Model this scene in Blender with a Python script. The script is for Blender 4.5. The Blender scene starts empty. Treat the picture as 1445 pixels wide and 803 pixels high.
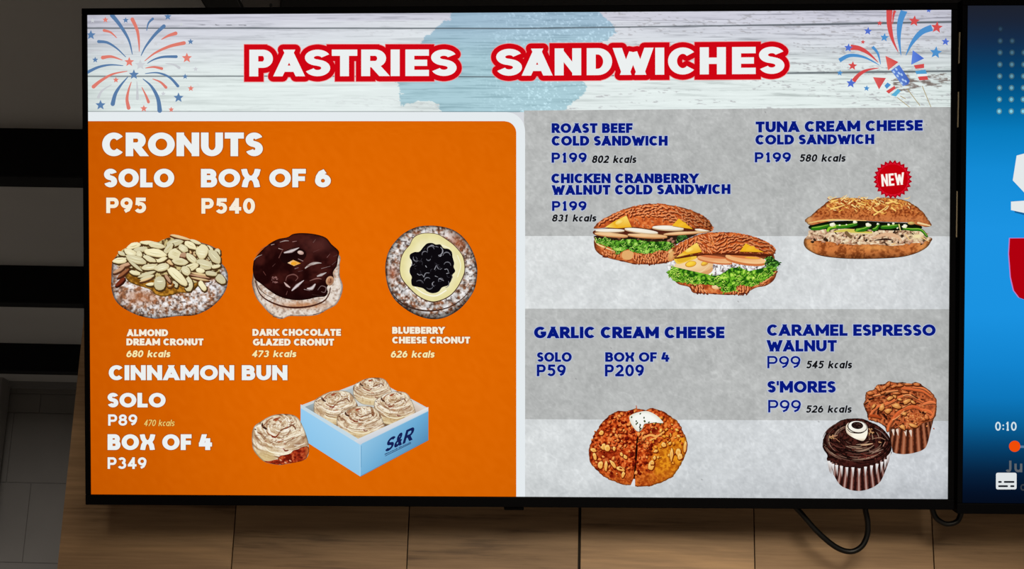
import bpy, math, random
import numpy as np
from mathutils import Matrix, Vector

# ------------------------------------------------------------------ camera, world, light
scene = bpy.context.scene
COL = scene.collection
F, CX, CY = 2050.0, 722.5, 401.5                     # focal length and centre in photo pixels (1445 x 803)
EYE = Vector((0.0, 0.0, 1.60))
up = Vector((208.0, 7640.0, -F)).normalized()        # where the vertical lines of the room converge
xw = (Vector((1, 0, 0)) - up * up.x).normalized()
yw = up.cross(xw)
M = Matrix((xw, yw, up))                             # camera axes -> world
RTV = Matrix(((0.999397048, -0.000426426660, -0.0347182607), (-0.000471096429, 0.999665998, -0.0258393306), (0.0347176833, 0.0258401063, 0.999063047)))
_n = (M @ RTV) @ Vector((0, 0, 1))                   # the screens' wall faces straight along -Y
M = Matrix.Rotation(-math.pi / 2 - math.atan2(_n.y, _n.x), 3, 'Z') @ M
cam_d = bpy.data.cameras.new('camera')
cam = bpy.data.objects.new('camera', cam_d); COL.objects.link(cam)
cam_d.sensor_fit = 'HORIZONTAL'; cam_d.sensor_width = 36.0; cam_d.lens = F * 36.0 / 1445.0
cam_d.clip_start = 0.05
cam.matrix_world = Matrix.Translation(EYE) @ M.to_4x4()
scene.camera = cam
scene.view_settings.view_transform = 'Standard'
scene.view_settings.look = 'None'
scene.view_settings.exposure = 0.0
scene.view_settings.gamma = 1.0
scene.view_settings.use_curve_mapping = False

world = bpy.data.worlds.new('store_ambient'); scene.world = world
world.use_nodes = True
bg = world.node_tree.nodes['Background']
bg.inputs[0].default_value = (1.0, 0.93, 0.86, 1); bg.inputs[1].default_value = 0.09

CEIL_Z = 2.76
def area(name, loc, size, sizey, power, col, rot=(0, 0, 0)):
    l = bpy.data.lights.new(name, 'AREA'); l.shape = 'RECTANGLE'; l.size = size; l.size_y = sizey
    l.energy = power; l.color = col
    o = bpy.data.objects.new(name, l); COL.objects.link(o); o.location = loc; o.rotation_euler = rot
    return o
area('ceiling_lamp', (0.45, -1.1, CEIL_Z - 0.03), 0.9, 2.2, 66.0, (1.0, 0.87, 0.73))
sp_d = bpy.data.lights.new('wall_fill_spot', 'SPOT'); sp_d.energy = 680.0; sp_d.color = (1.0, 0.88, 0.68)  # unseen spot added to brighten the middle of the wood wall
sp_d.spot_size = math.radians(24); sp_d.spot_blend = 1.0; sp_d.shadow_soft_size = 0.55
sp_o = bpy.data.objects.new('wall_fill_spot', sp_d); COL.objects.link(sp_o); sp_o.location = (0.15, -2.3, CEIL_Z - 0.1)
sp_o.rotation_euler = (Vector((0.22, 2.25, 1.72)) - Vector(sp_o.location)).to_track_quat('-Z', 'Y').to_euler()

area('corridor_fill', (-2.2, 4.2, CEIL_Z - 0.13), 0.9, 0.6, 33.0, (1.0, 0.95, 0.90))  # unseen lamp added so floor bounce lifts the corridor ceiling

# ------------------------------------------------------------------ helpers
def ray(px, py):
    return M @ Vector(((px - CX) / F, -(py - CY) / F, -1.0))
def on_plane(px, py, p0, n):
    d = ray(px, py); t = (p0 - EYE).dot(n) / d.dot(n)
    return EYE + d * t
def lin(c):
    c = np.asarray(c, dtype=float) / 255.0
    return np.where(c <= 0.04045, c / 12.92, ((np.maximum(c, 0) + 0.055) / 1.055) ** 2.4)
def nodes(name):
    m = bpy.data.materials.new(name); m.use_nodes = True
    nt = m.node_tree; nt.nodes.clear()
    out = nt.nodes.new('ShaderNodeOutputMaterial')
    return m, nt, out
def plain(name, rgb, rough=0.5, metal=0.0, bump=0.0, bscale=200.0, var=0.0, vscale=3.0, spec=0.5):
    m, nt, out = nodes(name)
    b = nt.nodes.new('ShaderNodeBsdfPrincipled'); nt.links.new(b.outputs[0], out.inputs[0])
    b.inputs['Base Color'].default_value = (*lin(rgb), 1)
    b.inputs['Roughness'].default_value = rough; b.inputs['Metallic'].default_value = metal
    b.inputs['Specular IOR Level'].default_value = spec
    tc = nt.nodes.new('ShaderNodeTexCoord')
    if var:
        n = nt.nodes.new('ShaderNodeTexNoise'); n.inputs['Scale'].default_value = vscale; n.inputs['Detail'].default_value = 5
        nt.links.new(tc.outputs['Object'], n.inputs['Vector'])
        r = nt.nodes.new('ShaderNodeValToRGB'); nt.links.new(n.outputs[0], r.inputs[0])
        r.color_ramp.elements[0].position = 0.3; r.color_ramp.elements[1].position = 0.7
        r.color_ramp.elements[0].color = (*(lin(rgb) * (1 - var)), 1); r.color_ramp.elements[1].color = (*(lin(rgb) * (1 + var)), 1)
        nt.links.new(r.outputs[0], b.inputs['Base Color'])
    if bump:
        n = nt.nodes.new('ShaderNodeTexNoise'); n.inputs['Scale'].default_value = bscale
        nt.links.new(tc.outputs['Object'], n.inputs['Vector'])
        bp = nt.nodes.new('ShaderNodeBump'); bp.inputs['Strength'].default_value = bump; bp.inputs['Distance'].default_value = 0.002
        nt.links.new(n.outputs[0], bp.inputs['Height']); nt.links.new(bp.outputs[0], b.inputs['Normal'])
    return m

def tag(o, label=None, cat=None, group=None, kind=None):
    for k, v in (('label', label), ('category', cat), ('group', group), ('kind', kind)):
        if v: o[k] = v
    return o
def link(name, me, mat=None, parent=None):
    o = bpy.data.objects.new(name, me); COL.objects.link(o)
    for m in (mat if isinstance(mat, (list, tuple)) else [mat] if mat else []): me.materials.append(m)
    if parent: o.parent = parent
    return o
def empty(name, mw):
    o = bpy.data.objects.new(name, None); COL.objects.link(o); o.matrix_world = mw; o.empty_display_size = 0.1
    return o

class MB:
    """collects boxes, tubes and prisms into one mesh"""
    def __init__(s): s.v = []; s.f = []; s.sm = []
    def add(s, vs, fs, smooth=False):
        b = len(s.v); s.v += [tuple(v) for v in vs]; s.f += [tuple(i + b for i in f) for f in fs]; s.sm += [smooth] * len(fs)
    def box(s, lo, hi):
        x0, y0, z0 = lo; x1, y1, z1 = hi
        s.add([(x0,y0,z0),(x1,y0,z0),(x1,y1,z0),(x0,y1,z0),(x0,y0,z1),(x1,y0,z1),(x1,y1,z1),(x0,y1,z1)],
              [(0,3,2,1),(4,5,6,7),(0,1,5,4),(1,2,6,5),(2,3,7,6),(3,0,4,7)])
    def prism(s, pts, z0, z1):
        n = len(pts)
        a = sum(pts[i][0] * pts[(i+1) % n][1] - pts[(i+1) % n][0] * pts[i][1] for i in range(n))
        if a < 0: pts = pts[::-1]
        vs = [(x, y, z0) for x, y in pts] + [(x, y, z1) for x, y in pts]
        fs = [tuple(range(n - 1, -1, -1)), tuple(range(n, 2 * n))] + [(i, (i+1) % n, n + (i+1) % n, n + i) for i in range(n)]
        s.add(vs, fs)
    def tube(s, path, r, seg=12):
        P = [Vector(p) for p in path]; n = len(P); rings = []
        nrm = None
        for i in range(n):
            t = (P[min(i+1, n-1)] - P[max(i-1, 0)]).normalized()
            if nrm is None: nrm = t.orthogonal().normalized()
            nrm = (nrm - t * nrm.dot(t)).normalized(); bn = t.cross(nrm)
            rings.append([P[i] + nrm * (r * math.cos(a)) + bn * (r * math.sin(a)) for a in [2 * math.pi * k / seg for k in range(seg)]])
        vs = [v for rg in rings for v in rg]
        fs = [(i*seg + k, i*seg + (k+1) % seg, (i+1)*seg + (k+1) % seg, (i+1)*seg + k) for i in range(n-1) for k in range(seg)]
        s.add(vs, fs, True)
        s.add(rings[0], [tuple(range(seg))[::-1]]); s.add(rings[-1], [tuple(range(seg))])
    def build(s, name, mat=None, parent=None, bevel=0.0):
        me = bpy.data.meshes.new(name); me.from_pydata(s.v, [], s.f)
        me.polygons.foreach_set('use_smooth', s.sm); me.update()
        o = link(name, me, mat, parent)
        if bevel:
            b = o.modifiers.new('bevel', 'BEVEL'); b.width = bevel; b.segments = 3; b.limit_method = 'ANGLE'
        return o
def spline(pts, n=12, closed=False):
    P = [np.array(p, float) for p in pts]; m = len(P); out = []
    for i in range(m if closed else m - 1):
        if closed: a, b, c, d = P[(i-1) % m], P[i], P[(i+1) % m], P[(i+2) % m]
        else: a, b, c, d = P[max(i-1, 0)], P[i], P[i+1], P[min(i+2, m-1)]
        for k in range(n):
            t = k / n
            out.append(0.5 * ((2*b) + (c-a)*t + (2*a - 5*b + 4*c - d)*t*t + (3*b - a - 3*c + d)*t**3))
    if not closed: out.append(P[-1])
    return np.array(out)

# ------------------------------------------------------------------ where the menu screen hangs (fitted to its four corners)
TTV = Vector((0.00418272724, 0.0408611724, -2.05568625))
SW, SH = 1.2176, 1.2176 * 9 / 16
TV = Matrix.Translation(EYE + M @ TTV) @ (M @ RTV).to_4x4()
_R = np.array(RTV); _o = _R.T @ (-np.array(TTV))
def scr(P, z=0.0):
    """photo pixels -> position on the screen's own plane (x right, y up)"""
    P = np.asarray(P, float).reshape(-1, 2)
    d = np.stack([(P[:, 0] - CX) / F, -(P[:, 1] - CY) / F, -np.ones(len(P))], 1) @ _R
    t = (z - _o[2]) / d[:, 2]
    return (_o[None, :] + d * t[:, None])[:, :2]

# ------------------------------------------------------------------ the room
nrm = (M @ RTV) @ Vector((0, 0, 1)); nh = Vector((nrm.x, nrm.y, 0)).normalized()        # wall normal (towards the viewer)
wx = Vector((0, 0, 1)).cross(nh).normalized()                                        # along the wall, to the right
low = TV @ Vector((0, -SH / 2 - 0.014, -0.055))
wall_p = low - nh * 0.115
WALL = Matrix((( wx.x, nh.x * -1, 0, wall_p.x), (wx.y, nh.y * -1, 0, wall_p.y), (0, 0, 1, 0), (0, 0, 0, 1)))
WI = WALL.inverted()
def wall_xz(px, py):
    p = WI @ on_plane(px, py, wall_p, nh); return p.x, p.z

def wood_material():
    m, nt, out = nodes('walnut_laminate')
    L = nt.links.new; N = nt.nodes.new
    b = N('ShaderNodeBsdfPrincipled'); L(b.outputs[0], out.inputs[0]); b.inputs['Roughness'].default_value = 0.5
    b.inputs['Specular IOR Level'].default_value = 0.25
    tc = N('ShaderNodeTexCoord'); sep = N('ShaderNodeSeparateXYZ'); L(tc.outputs['Object'], sep.inputs[0])
    at = N('ShaderNodeAttribute'); at.attribute_name = 'board'
    def mapped(sx, sz, off):
        c = N('ShaderNodeCombineXYZ')
        a = N('ShaderNodeMath'); a.operation = 'MULTIPLY'; L(sep.outputs[0], a.inputs[0]); a.inputs[1].default_value = sx
        d = N('ShaderNodeMath'); d.operation = 'MULTIPLY'; L(sep.outputs[2], d.inputs[0]); d.inputs[1].default_value = sz
        e = N('ShaderNodeMath'); e.operation = 'MULTIPLY_ADD'; L(at.outputs['Fac'], e.inputs[0]); e.inputs[1].default_value = 37.0; e.inputs[2].default_value = off
        L(a.outputs[0], c.inputs[0]); L(d.outputs[0], c.inputs[2]); L(e.outputs[0], c.inputs[1]); return c
    n1 = N('ShaderNodeTexNoise'); n1.inputs['Scale'].default_value = 1; n1.inputs['Detail'].default_value = 4; n1.inputs['Distortion'].default_value = 0.7
    L(mapped(2.2, 20, 0.0).outputs[0], n1.inputs['Vector'])
    n2 = N('ShaderNodeTexNoise'); n2.inputs['Scale'].default_value = 1; n2.inputs['Detail'].default_value = 8; n2.inputs['Roughness'].default_value = 0.65
    L(mapped(9.0, 190, 5.0).outputs[0], n2.inputs['Vector'])
    mx = N('ShaderNodeMix'); mx.inputs[0].default_value = 0.35; L(n1.outputs[0], mx.inputs[2]); L(n2.outputs[0], mx.inputs[3])
    r = N('ShaderNodeValToRGB'); L(mx.outputs[0], r.inputs[0])
    e = r.color_ramp.elements
    e[0].position = 0.32; e[0].color = (*lin((84, 62, 42)), 1); e[1].position = 0.68; e[1].color = (*lin((190, 153, 112)), 1)
    k = r.color_ramp.elements.new(0.42); k.color = (*lin((140, 111, 81)), 1)
    k = r.color_ramp.elements.new(0.55); k.color = (*lin((163, 131, 97)), 1)
    tint = N('ShaderNodeMath'); tint.operation = 'MULTIPLY_ADD'; L(at.outputs['Fac'], tint.inputs[0]); tint.inputs[1].default_value = 0.22; tint.inputs[2].default_value = 0.86
    hs = N('ShaderNodeHueSaturation'); L(r.outputs[0], hs.inputs['Color']); L(tint.outputs[0], hs.inputs['Value'])
    L(hs.outputs[0], b.inputs['Base Color'])
    bp = N('ShaderNodeBump'); bp.inputs['Strength'].default_value = 0.15; bp.inputs['Distance'].default_value = 0.001
    L(n2.outputs[0], bp.inputs['Height']); L(bp.outputs[0], b.inputs['Normal'])
    return m
WOOD = wood_material()
BLACKGAP = plain('groove_black', (34, 25, 18), 0.9)
xl = wall_xz(80, 803)[0]
joints = [xl] + [wall_xz(x, 760)[0] for x in (329.6, 575.8, 817.8, 1064.5, 1316.3)]
step = joints[5] - joints[4]
joints += [joints[5] + step * k for k in (1, 2, 3, 4)]
zs = wall_xz(480, 800.5)[1]
WTOP = wall_xz(700, 70)[1]                                # the cladding stops behind the screens
wb = MB(); wb.box((xl + 0.004, 0.010, 0.0), (joints[-1], 0.10, WTOP))
board = [0.3] * 8
rnd = random.Random(4)
fixed = [0.30, 0.62, 0.42, 0.78, 0.80, 0.35, 0.5, 0.6, 0.4]  # tint per board; the one under the second screen darkened for its shade
for i in range(len(joints) - 1):
    rr = [0.0, zs - 1.32, zs - 0.11, WTOP]
    for j in range(3):
        g = 0.0009; ga = 0.0022 if i == 3 else g; gb = 0.0022 if i == 2 else g
        wb.box((joints[i] + ga, 0.0, rr[j] + g * .6), (joints[i+1] - gb, 0.0102, rr[j+1] - g * .6))
        board += [fixed[i] + rnd.uniform(-.1, .1) * (j < 2)] * 8
wo = wb.build('wall_back', [WOOD, BLACKGAP]); wo.matrix_world = WALL
wo.data.polygons.foreach_set('material_index', [1] * 6 + [0] * (len(wo.data.polygons) - 6))
at = wo.data.attributes.new('board', 'FLOAT', 'POINT'); at.data.foreach_set('value', board)
tag(wo, kind='structure')

GREY = plain('ceiling_paint', (184, 182, 180), 0.8, var=0.06, vscale=1.5)
DARK = plain('beam_black', (9, 9, 13), 0.75, spec=.2)
c = MB(); c.box((-3.2, -4.0, CEIL_Z), (3.2, 9.0, CEIL_Z + 0.1)); tag(c.build('ceiling', GREY), kind='structure')
fl = MB(); fl.box((-3.2, -4.0, -0.1), (3.2, 9.0, 0.0)); tag(fl.build('floor', plain('floor_tile', (176, 170, 160), 0.5, var=.1)), kind='structure')
Z = Vector((0, 0, 1)); top_p = Vector((0, 0, CEIL_Z))
for k, (yt, yb, yu) in enumerate(((181.5, 250, 265), (375, 428, 434.5), (485, 524, 529))):
    p = on_plane(60, yt, top_p, Z)
    d = ray(60, yb); t = p.y / d.y; zb = EYE.z + d.z * t
    q = on_plane(60, yu, Vector((0, 0, zb)), Z)
    b = MB(); b.box((-3.2, p.y, zb), (p.x + 1.2, q.y, CEIL_Z + 0.01))
    tag(b.build('ceiling_beam', DARK, bevel=0.004), kind='structure', label=['nearest black beam crossing the grey ceiling', 'middle black beam crossing the grey ceiling', 'farthest black beam crossing the grey ceiling'][k])
bw = on_plane(60, 541, top_p, Z)
BACK_Y = bw.y
def back_xz(px, py):
    d = ray(px, py); t = BACK_Y / d.y; return EYE.x + d.x * t, EYE.z + d.z * t
STONE = plain('grey_stone_tile', (122, 118, 113), 0.65, var=0.14, vscale=2.2, bump=0.2, bscale=60, spec=.2)
sb = MB()
zj = [0.0] + sorted(back_xz(60, y)[1] for y in (803 + 90, 803 - 8, 682, 583, 556)) + [CEIL_Z]
for r_ in range(len(zj) - 1):
    off = back_xz(50, 630)[0] if r_ % 2 == 0 else back_xz(2, 740)[0]
    x = off - 3.2
    while x < 0.6:
        sb.box((max(x, -3.2) + .0018, BACK_Y, zj[r_] + .0018), (x + 0.8 - .0018, BACK_Y + 0.05, zj[r_+1] - .0018)); x += 0.8
sb.box((-3.2, BACK_Y + 0.004, 0), (3.2, BACK_Y + 0.2, CEIL_Z))
tag(sb.build('wall_far', STONE, bevel=0.001), kind='structure')
tr = MB(); z0 = back_xz(60, 549)[1]; tr.box((-3.2, BACK_Y - 0.04, z0), (0.6, BACK_Y, z0 + 0.03))
tag(tr.build('trim_1', plain('ledge_grey', (120, 118, 116), 0.6)), kind='structure')
xp0 = back_xz(2, 600)[0]; xp1 = back_xz(11, 600)[0]
po = MB(); po.box((xp0, BACK_Y - 0.12, 0), (xp1, BACK_Y - 0.02, back_xz(8, 486)[1]))
tag(po.build('trim_2', plain('post_grey', (135, 130, 126), 0.6, var=.1)), kind='structure')
wl = MB(); wl.box((-3.3, -4.0, 0), (-3.2, 9.0, CEIL_Z)); tag(wl.build('wall_left', plain('dark_side', (60, 58, 60), 0.8)), kind='structure')
dk = MB(); dk.box((-3.2, BACK_Y - 0.05, 0), (xp0 - 0.002, BACK_Y - 0.001, z0 - 0.01))
tag(dk.build('wall_recess', plain('dark_doorway', (34, 36, 42), 0.8)), kind='structure')

# ------------------------------------------------------------------ screen content: noise, brushes, lettering
def vnoise(x, y, seed=0):
    xi = np.floor(x).astype(np.int64); yi = np.floor(y).astype(np.int64)
    fx = x - xi; fy = y - yi; fx = fx * fx * (3 - 2 * fx); fy = fy * fy * (3 - 2 * fy)
    def h(a, b):
        k = (a * 374761393 + b * 668265263 + seed * 982451653) & 0xffffffff
        k = ((k ^ (k >> 13)) * 1274126177) & 0xffffffff
        return ((k ^ (k >> 16)) & 0xffff) / 65535.0
    return (h(xi, yi) * (1-fx) + h(xi+1, yi) * fx) * (1-fy) + (h(xi, yi+1) * (1-fx) + h(xi+1, yi+1) * fx) * fy
def fbm(x, y, sc, octv=3, seed=0, sy=None):
    sy = sy or sc; s = 0; a = 1; t = 0
    for o in range(octv):
        s = s + a * vnoise(x / sc * 2**o + 17.3 * o, y / sy * 2**o + 5.1 * o, seed + o); t += a; a *= 0.55
    return s / t
def sst(a, b, x):
    t = np.clip((x - a) / (b - a), 0, 1); return t * t * (3 - 2 * t)
def mixc(a, b, t):
    t = np.asarray(t)[..., None]; return np.asarray(a, float) * (1 - t) + np.asarray(b, float) * t
def inside(poly, x, y):
    r = np.zeros(x.shape, bool); n = len(poly)
    for i in range(n):
        x0, y0 = poly[i]; x1, y1 = poly[(i+1) % n]
        if y0 == y1: continue
        r ^= ((y0 > y) != (y1 > y)) & (x < (x1 - x0) * (y - y0) / (y1 - y0) + x0)
    return r

m_pic, nt, out = nodes('lit_screen_picture')
em = nt.nodes.new('ShaderNodeEmission'); atn = nt.nodes.new('ShaderNodeAttribute'); atn.attribute_name = 'Col'
nt.links.new(atn.outputs['Color'], em.inputs[0]); nt.links.new(em.outputs[0], out.inputs[0])
m_pic.cycles.emission_sampling = 'NONE'

class ZC:
    def __init__(s, z): s.z = z
    def nx(s, d=3e-6): s.z += d; return s.z
def crop(x0, y0, k): return lambda P: np.asarray(P, float).reshape(-1, 2) * k + np.array([x0, y0])
IDENT = lambda P: np.asarray(P, float).reshape(-1, 2)

class Art:
    """a piece of the shown image: coloured polygons on the screen plane, given in the picture's own frame"""
    def __init__(s, zc, fr=IDENT): s.zc = zc; s.fr = fr; s.V = []; s.C = []; s.F = []; s.n = 0
    def _add(s, P, C, faces):
        P = s.fr(P); z = s.zc.nx()
        V = np.c_[scr(P, 0.0), np.full(len(P), z)]
        C = np.broadcast_to(np.asarray(C, float), (len(P), 3))
        s.V.append(V); s.C.append(lin(C)); s.F += [tuple(i + s.n for i in f) for f in faces]; s.n += len(P)
    def poly(s, P, col):
        P = np.asarray(P, float)
        a = np.sum(P[:, 0] * np.roll(P[:, 1], -1) - np.roll(P[:, 0], -1) * P[:, 1])
        C = np.broadcast_to(np.asarray(col, float), (len(P), 3))
        if a > 0: P = P[::-1]; C = C[::-1]
        s._add(P, C, [tuple(range(len(P)))])
    def shape(s, P, col, n=8): s.poly(spline(P, n, True), col)
    def ell(s, cx, cy, rx, ry, ang=0, col=(255, 255, 255), rim=None, lx=-.5, ly=-.8, seg=18, wob=0.0, seed=0):
        a = np.linspace(0, 2 * np.pi, seg, endpoint=False); c, sn = math.cos(math.radians(ang)), math.sin(math.radians(ang))
        r = 1 + wob * (vnoise(np.cos(a) * 1.7 + 9 + seed * 3.1, np.sin(a) * 1.7 + 9, seed) - .5)
        ex, ey = rx * np.cos(a) * r, ry * np.sin(a) * r
        P = np.c_[cx + ex * c - ey * sn, cy + ex * sn + ey * c]
        if rim is None: s.poly(P, col); return
        d = (P - [cx, cy]); d = d / np.maximum(np.linalg.norm(d, axis=1), 1e-6)[:, None]
        t = np.clip(0.5 - 0.5 * (d[:, 0] * lx + d[:, 1] * ly), 0, 1)
        P = P[::-1]; t = t[::-1]
        C = mixc(np.asarray(col, float) * 1.0, rim, t)
        s._add(np.vstack([[cx, cy], P]), np.vstack([[col], C]), [(0, i + 1, (i + 1) % seg + 1) for i in range(seg)])
    def stroke(s, P, w, col, w1=None, w2=None, n=6, col2=None, caps=True):
        P = spline(P, n) if len(P) > 2 else np.asarray(P, float)
        m = len(P); t = np.linspace(0, 1, m)
        w1 = w if w1 is None else w1
        W = (w + (w1 - w) * t) if w2 is None else np.interp(t, [0, .5, 1], [w, w2, w1])
        T = np.gradient(P, axis=0); T /= np.maximum(np.linalg.norm(T, axis=1), 1e-9)[:, None]
        Nn = np.c_[-T[:, 1], T[:, 0]]
        A, B = P + Nn * W[:, None] / 2, P - Nn * W[:, None] / 2
        C = mixc(col, col2 if col2 is not None else col, t)
        s._add(np.vstack([A, B]), np.vstack([C, C]), [(i, i + 1, m + i + 1, m + i) for i in range(m - 1)])
        if caps:
            for q, ww, cc in ((P[0], W[0], C[0]), (P[-1], W[-1], C[-1])):
                if ww > 0: s.ell(q[0], q[1], ww / 2, ww / 2, 0, cc, seg=12)
    def blob(s, outline, fn, centre=None, step=1.2, smooth=10, rough=0.0, seed=1):
        O = spline(outline, smooth, True) if smooth else np.asarray(outline, float)
        Oph = s.fr(O)
        L = np.r_[0, np.cumsum(np.linalg.norm(np.roll(Oph, -1, 0) - Oph, axis=1))]
        seg = max(40, int(L[-1] / step * 1.15)); u = np.linspace(0, L[-1], seg, endpoint=False)
        Oc = np.vstack([O, O[:1]]); O = np.c_[np.interp(u, L, Oc[:, 0]), np.interp(u, L, Oc[:, 1])]
        a = np.sum(O[:, 0] * np.roll(O[:, 1], -1) - np.roll(O[:, 0], -1) * O[:, 1])
        if a > 0: O = O[::-1]
        c = np.array(centre if centre is not None else O.mean(0), float)
        if rough:
            Op = s.fr(O); O = c + (O - c) * (1 + rough * (fbm(Op[:, 0], Op[:, 1], 4.0, 2, seed) - .5))[:, None]
        rad = np.linalg.norm(s.fr(O) - s.fr(c), axis=1).max(); rings = max(6, int(rad / step))
        T = np.linspace(0, 1, rings + 1)[1:]
        P = c + (O - c)[None] * T[:, None, None]; P = np.vstack([[c], P.reshape(-1, 2)])
        TT = np.r_[0, np.repeat(T, seg)]; X = s.fr(P)
        C = np.clip(fn(X[:, 0], X[:, 1], P[:, 0], P[:, 1], TT), 0, 255)
        i = np.arange(seg); j = (i + 1) % seg
        faces = [(0, 1 + a_, 1 + b_) for a_, b_ in zip(i, j)]
        for r_ in range(rings - 1):
            b0 = 1 + r_ * seg; b1 = b0 + seg
            faces += list(zip((b0 + i).tolist(), (b1 + i).tolist(), (b1 + j).tolist(), (b0 + j).tolist()))
        s._add(P, C, faces)
    def grid(s, xs, ys, fn):
        X, Y = np.meshgrid(xs, ys); P = np.c_[X.ravel(), Y.ravel()]; nx, ny = len(xs), len(ys)
        C = np.clip(fn(P[:, 0], P[:, 1]), 0, 255); k = np.arange((nx - 1) * (ny - 1)); r_ = k // (nx - 1) * nx + k % (nx - 1)
        s._add(P, C, list(zip((r_).tolist(), (r_ + nx).tolist(), (r_ + nx + 1).tolist(), (r_ + 1).tolist())))
    def build(s, name, parent, label=None):
        V = np.vstack(s.V); C = np.vstack(s.C)
        me = bpy.data.meshes.new(name); me.from_pydata(V.tolist(), [], s.F)
        ca = me.color_attributes.new('Col', 'FLOAT_COLOR', 'POINT')
        ca.data.foreach_set('color', np.c_[C, np.ones(len(C))].astype(np.float32).ravel()); me.update()
        o = link(name, me, m_pic, parent)
        if label: o['label'] = label
        return o

# --- a stroked alphabet
def arc(cx, cy, rx, ry, a0, a1, n=18):
    a = np.radians(np.linspace(a0, a1, n)); return [(cx + rx * math.cos(t), cy + ry * math.sin(t)) for t in a]
S_ = arc(.5, .76, .5, .24, 20, 265, 20) + arc(.5, .25, .5, .25, 88, -160, 20)[1:]
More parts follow.
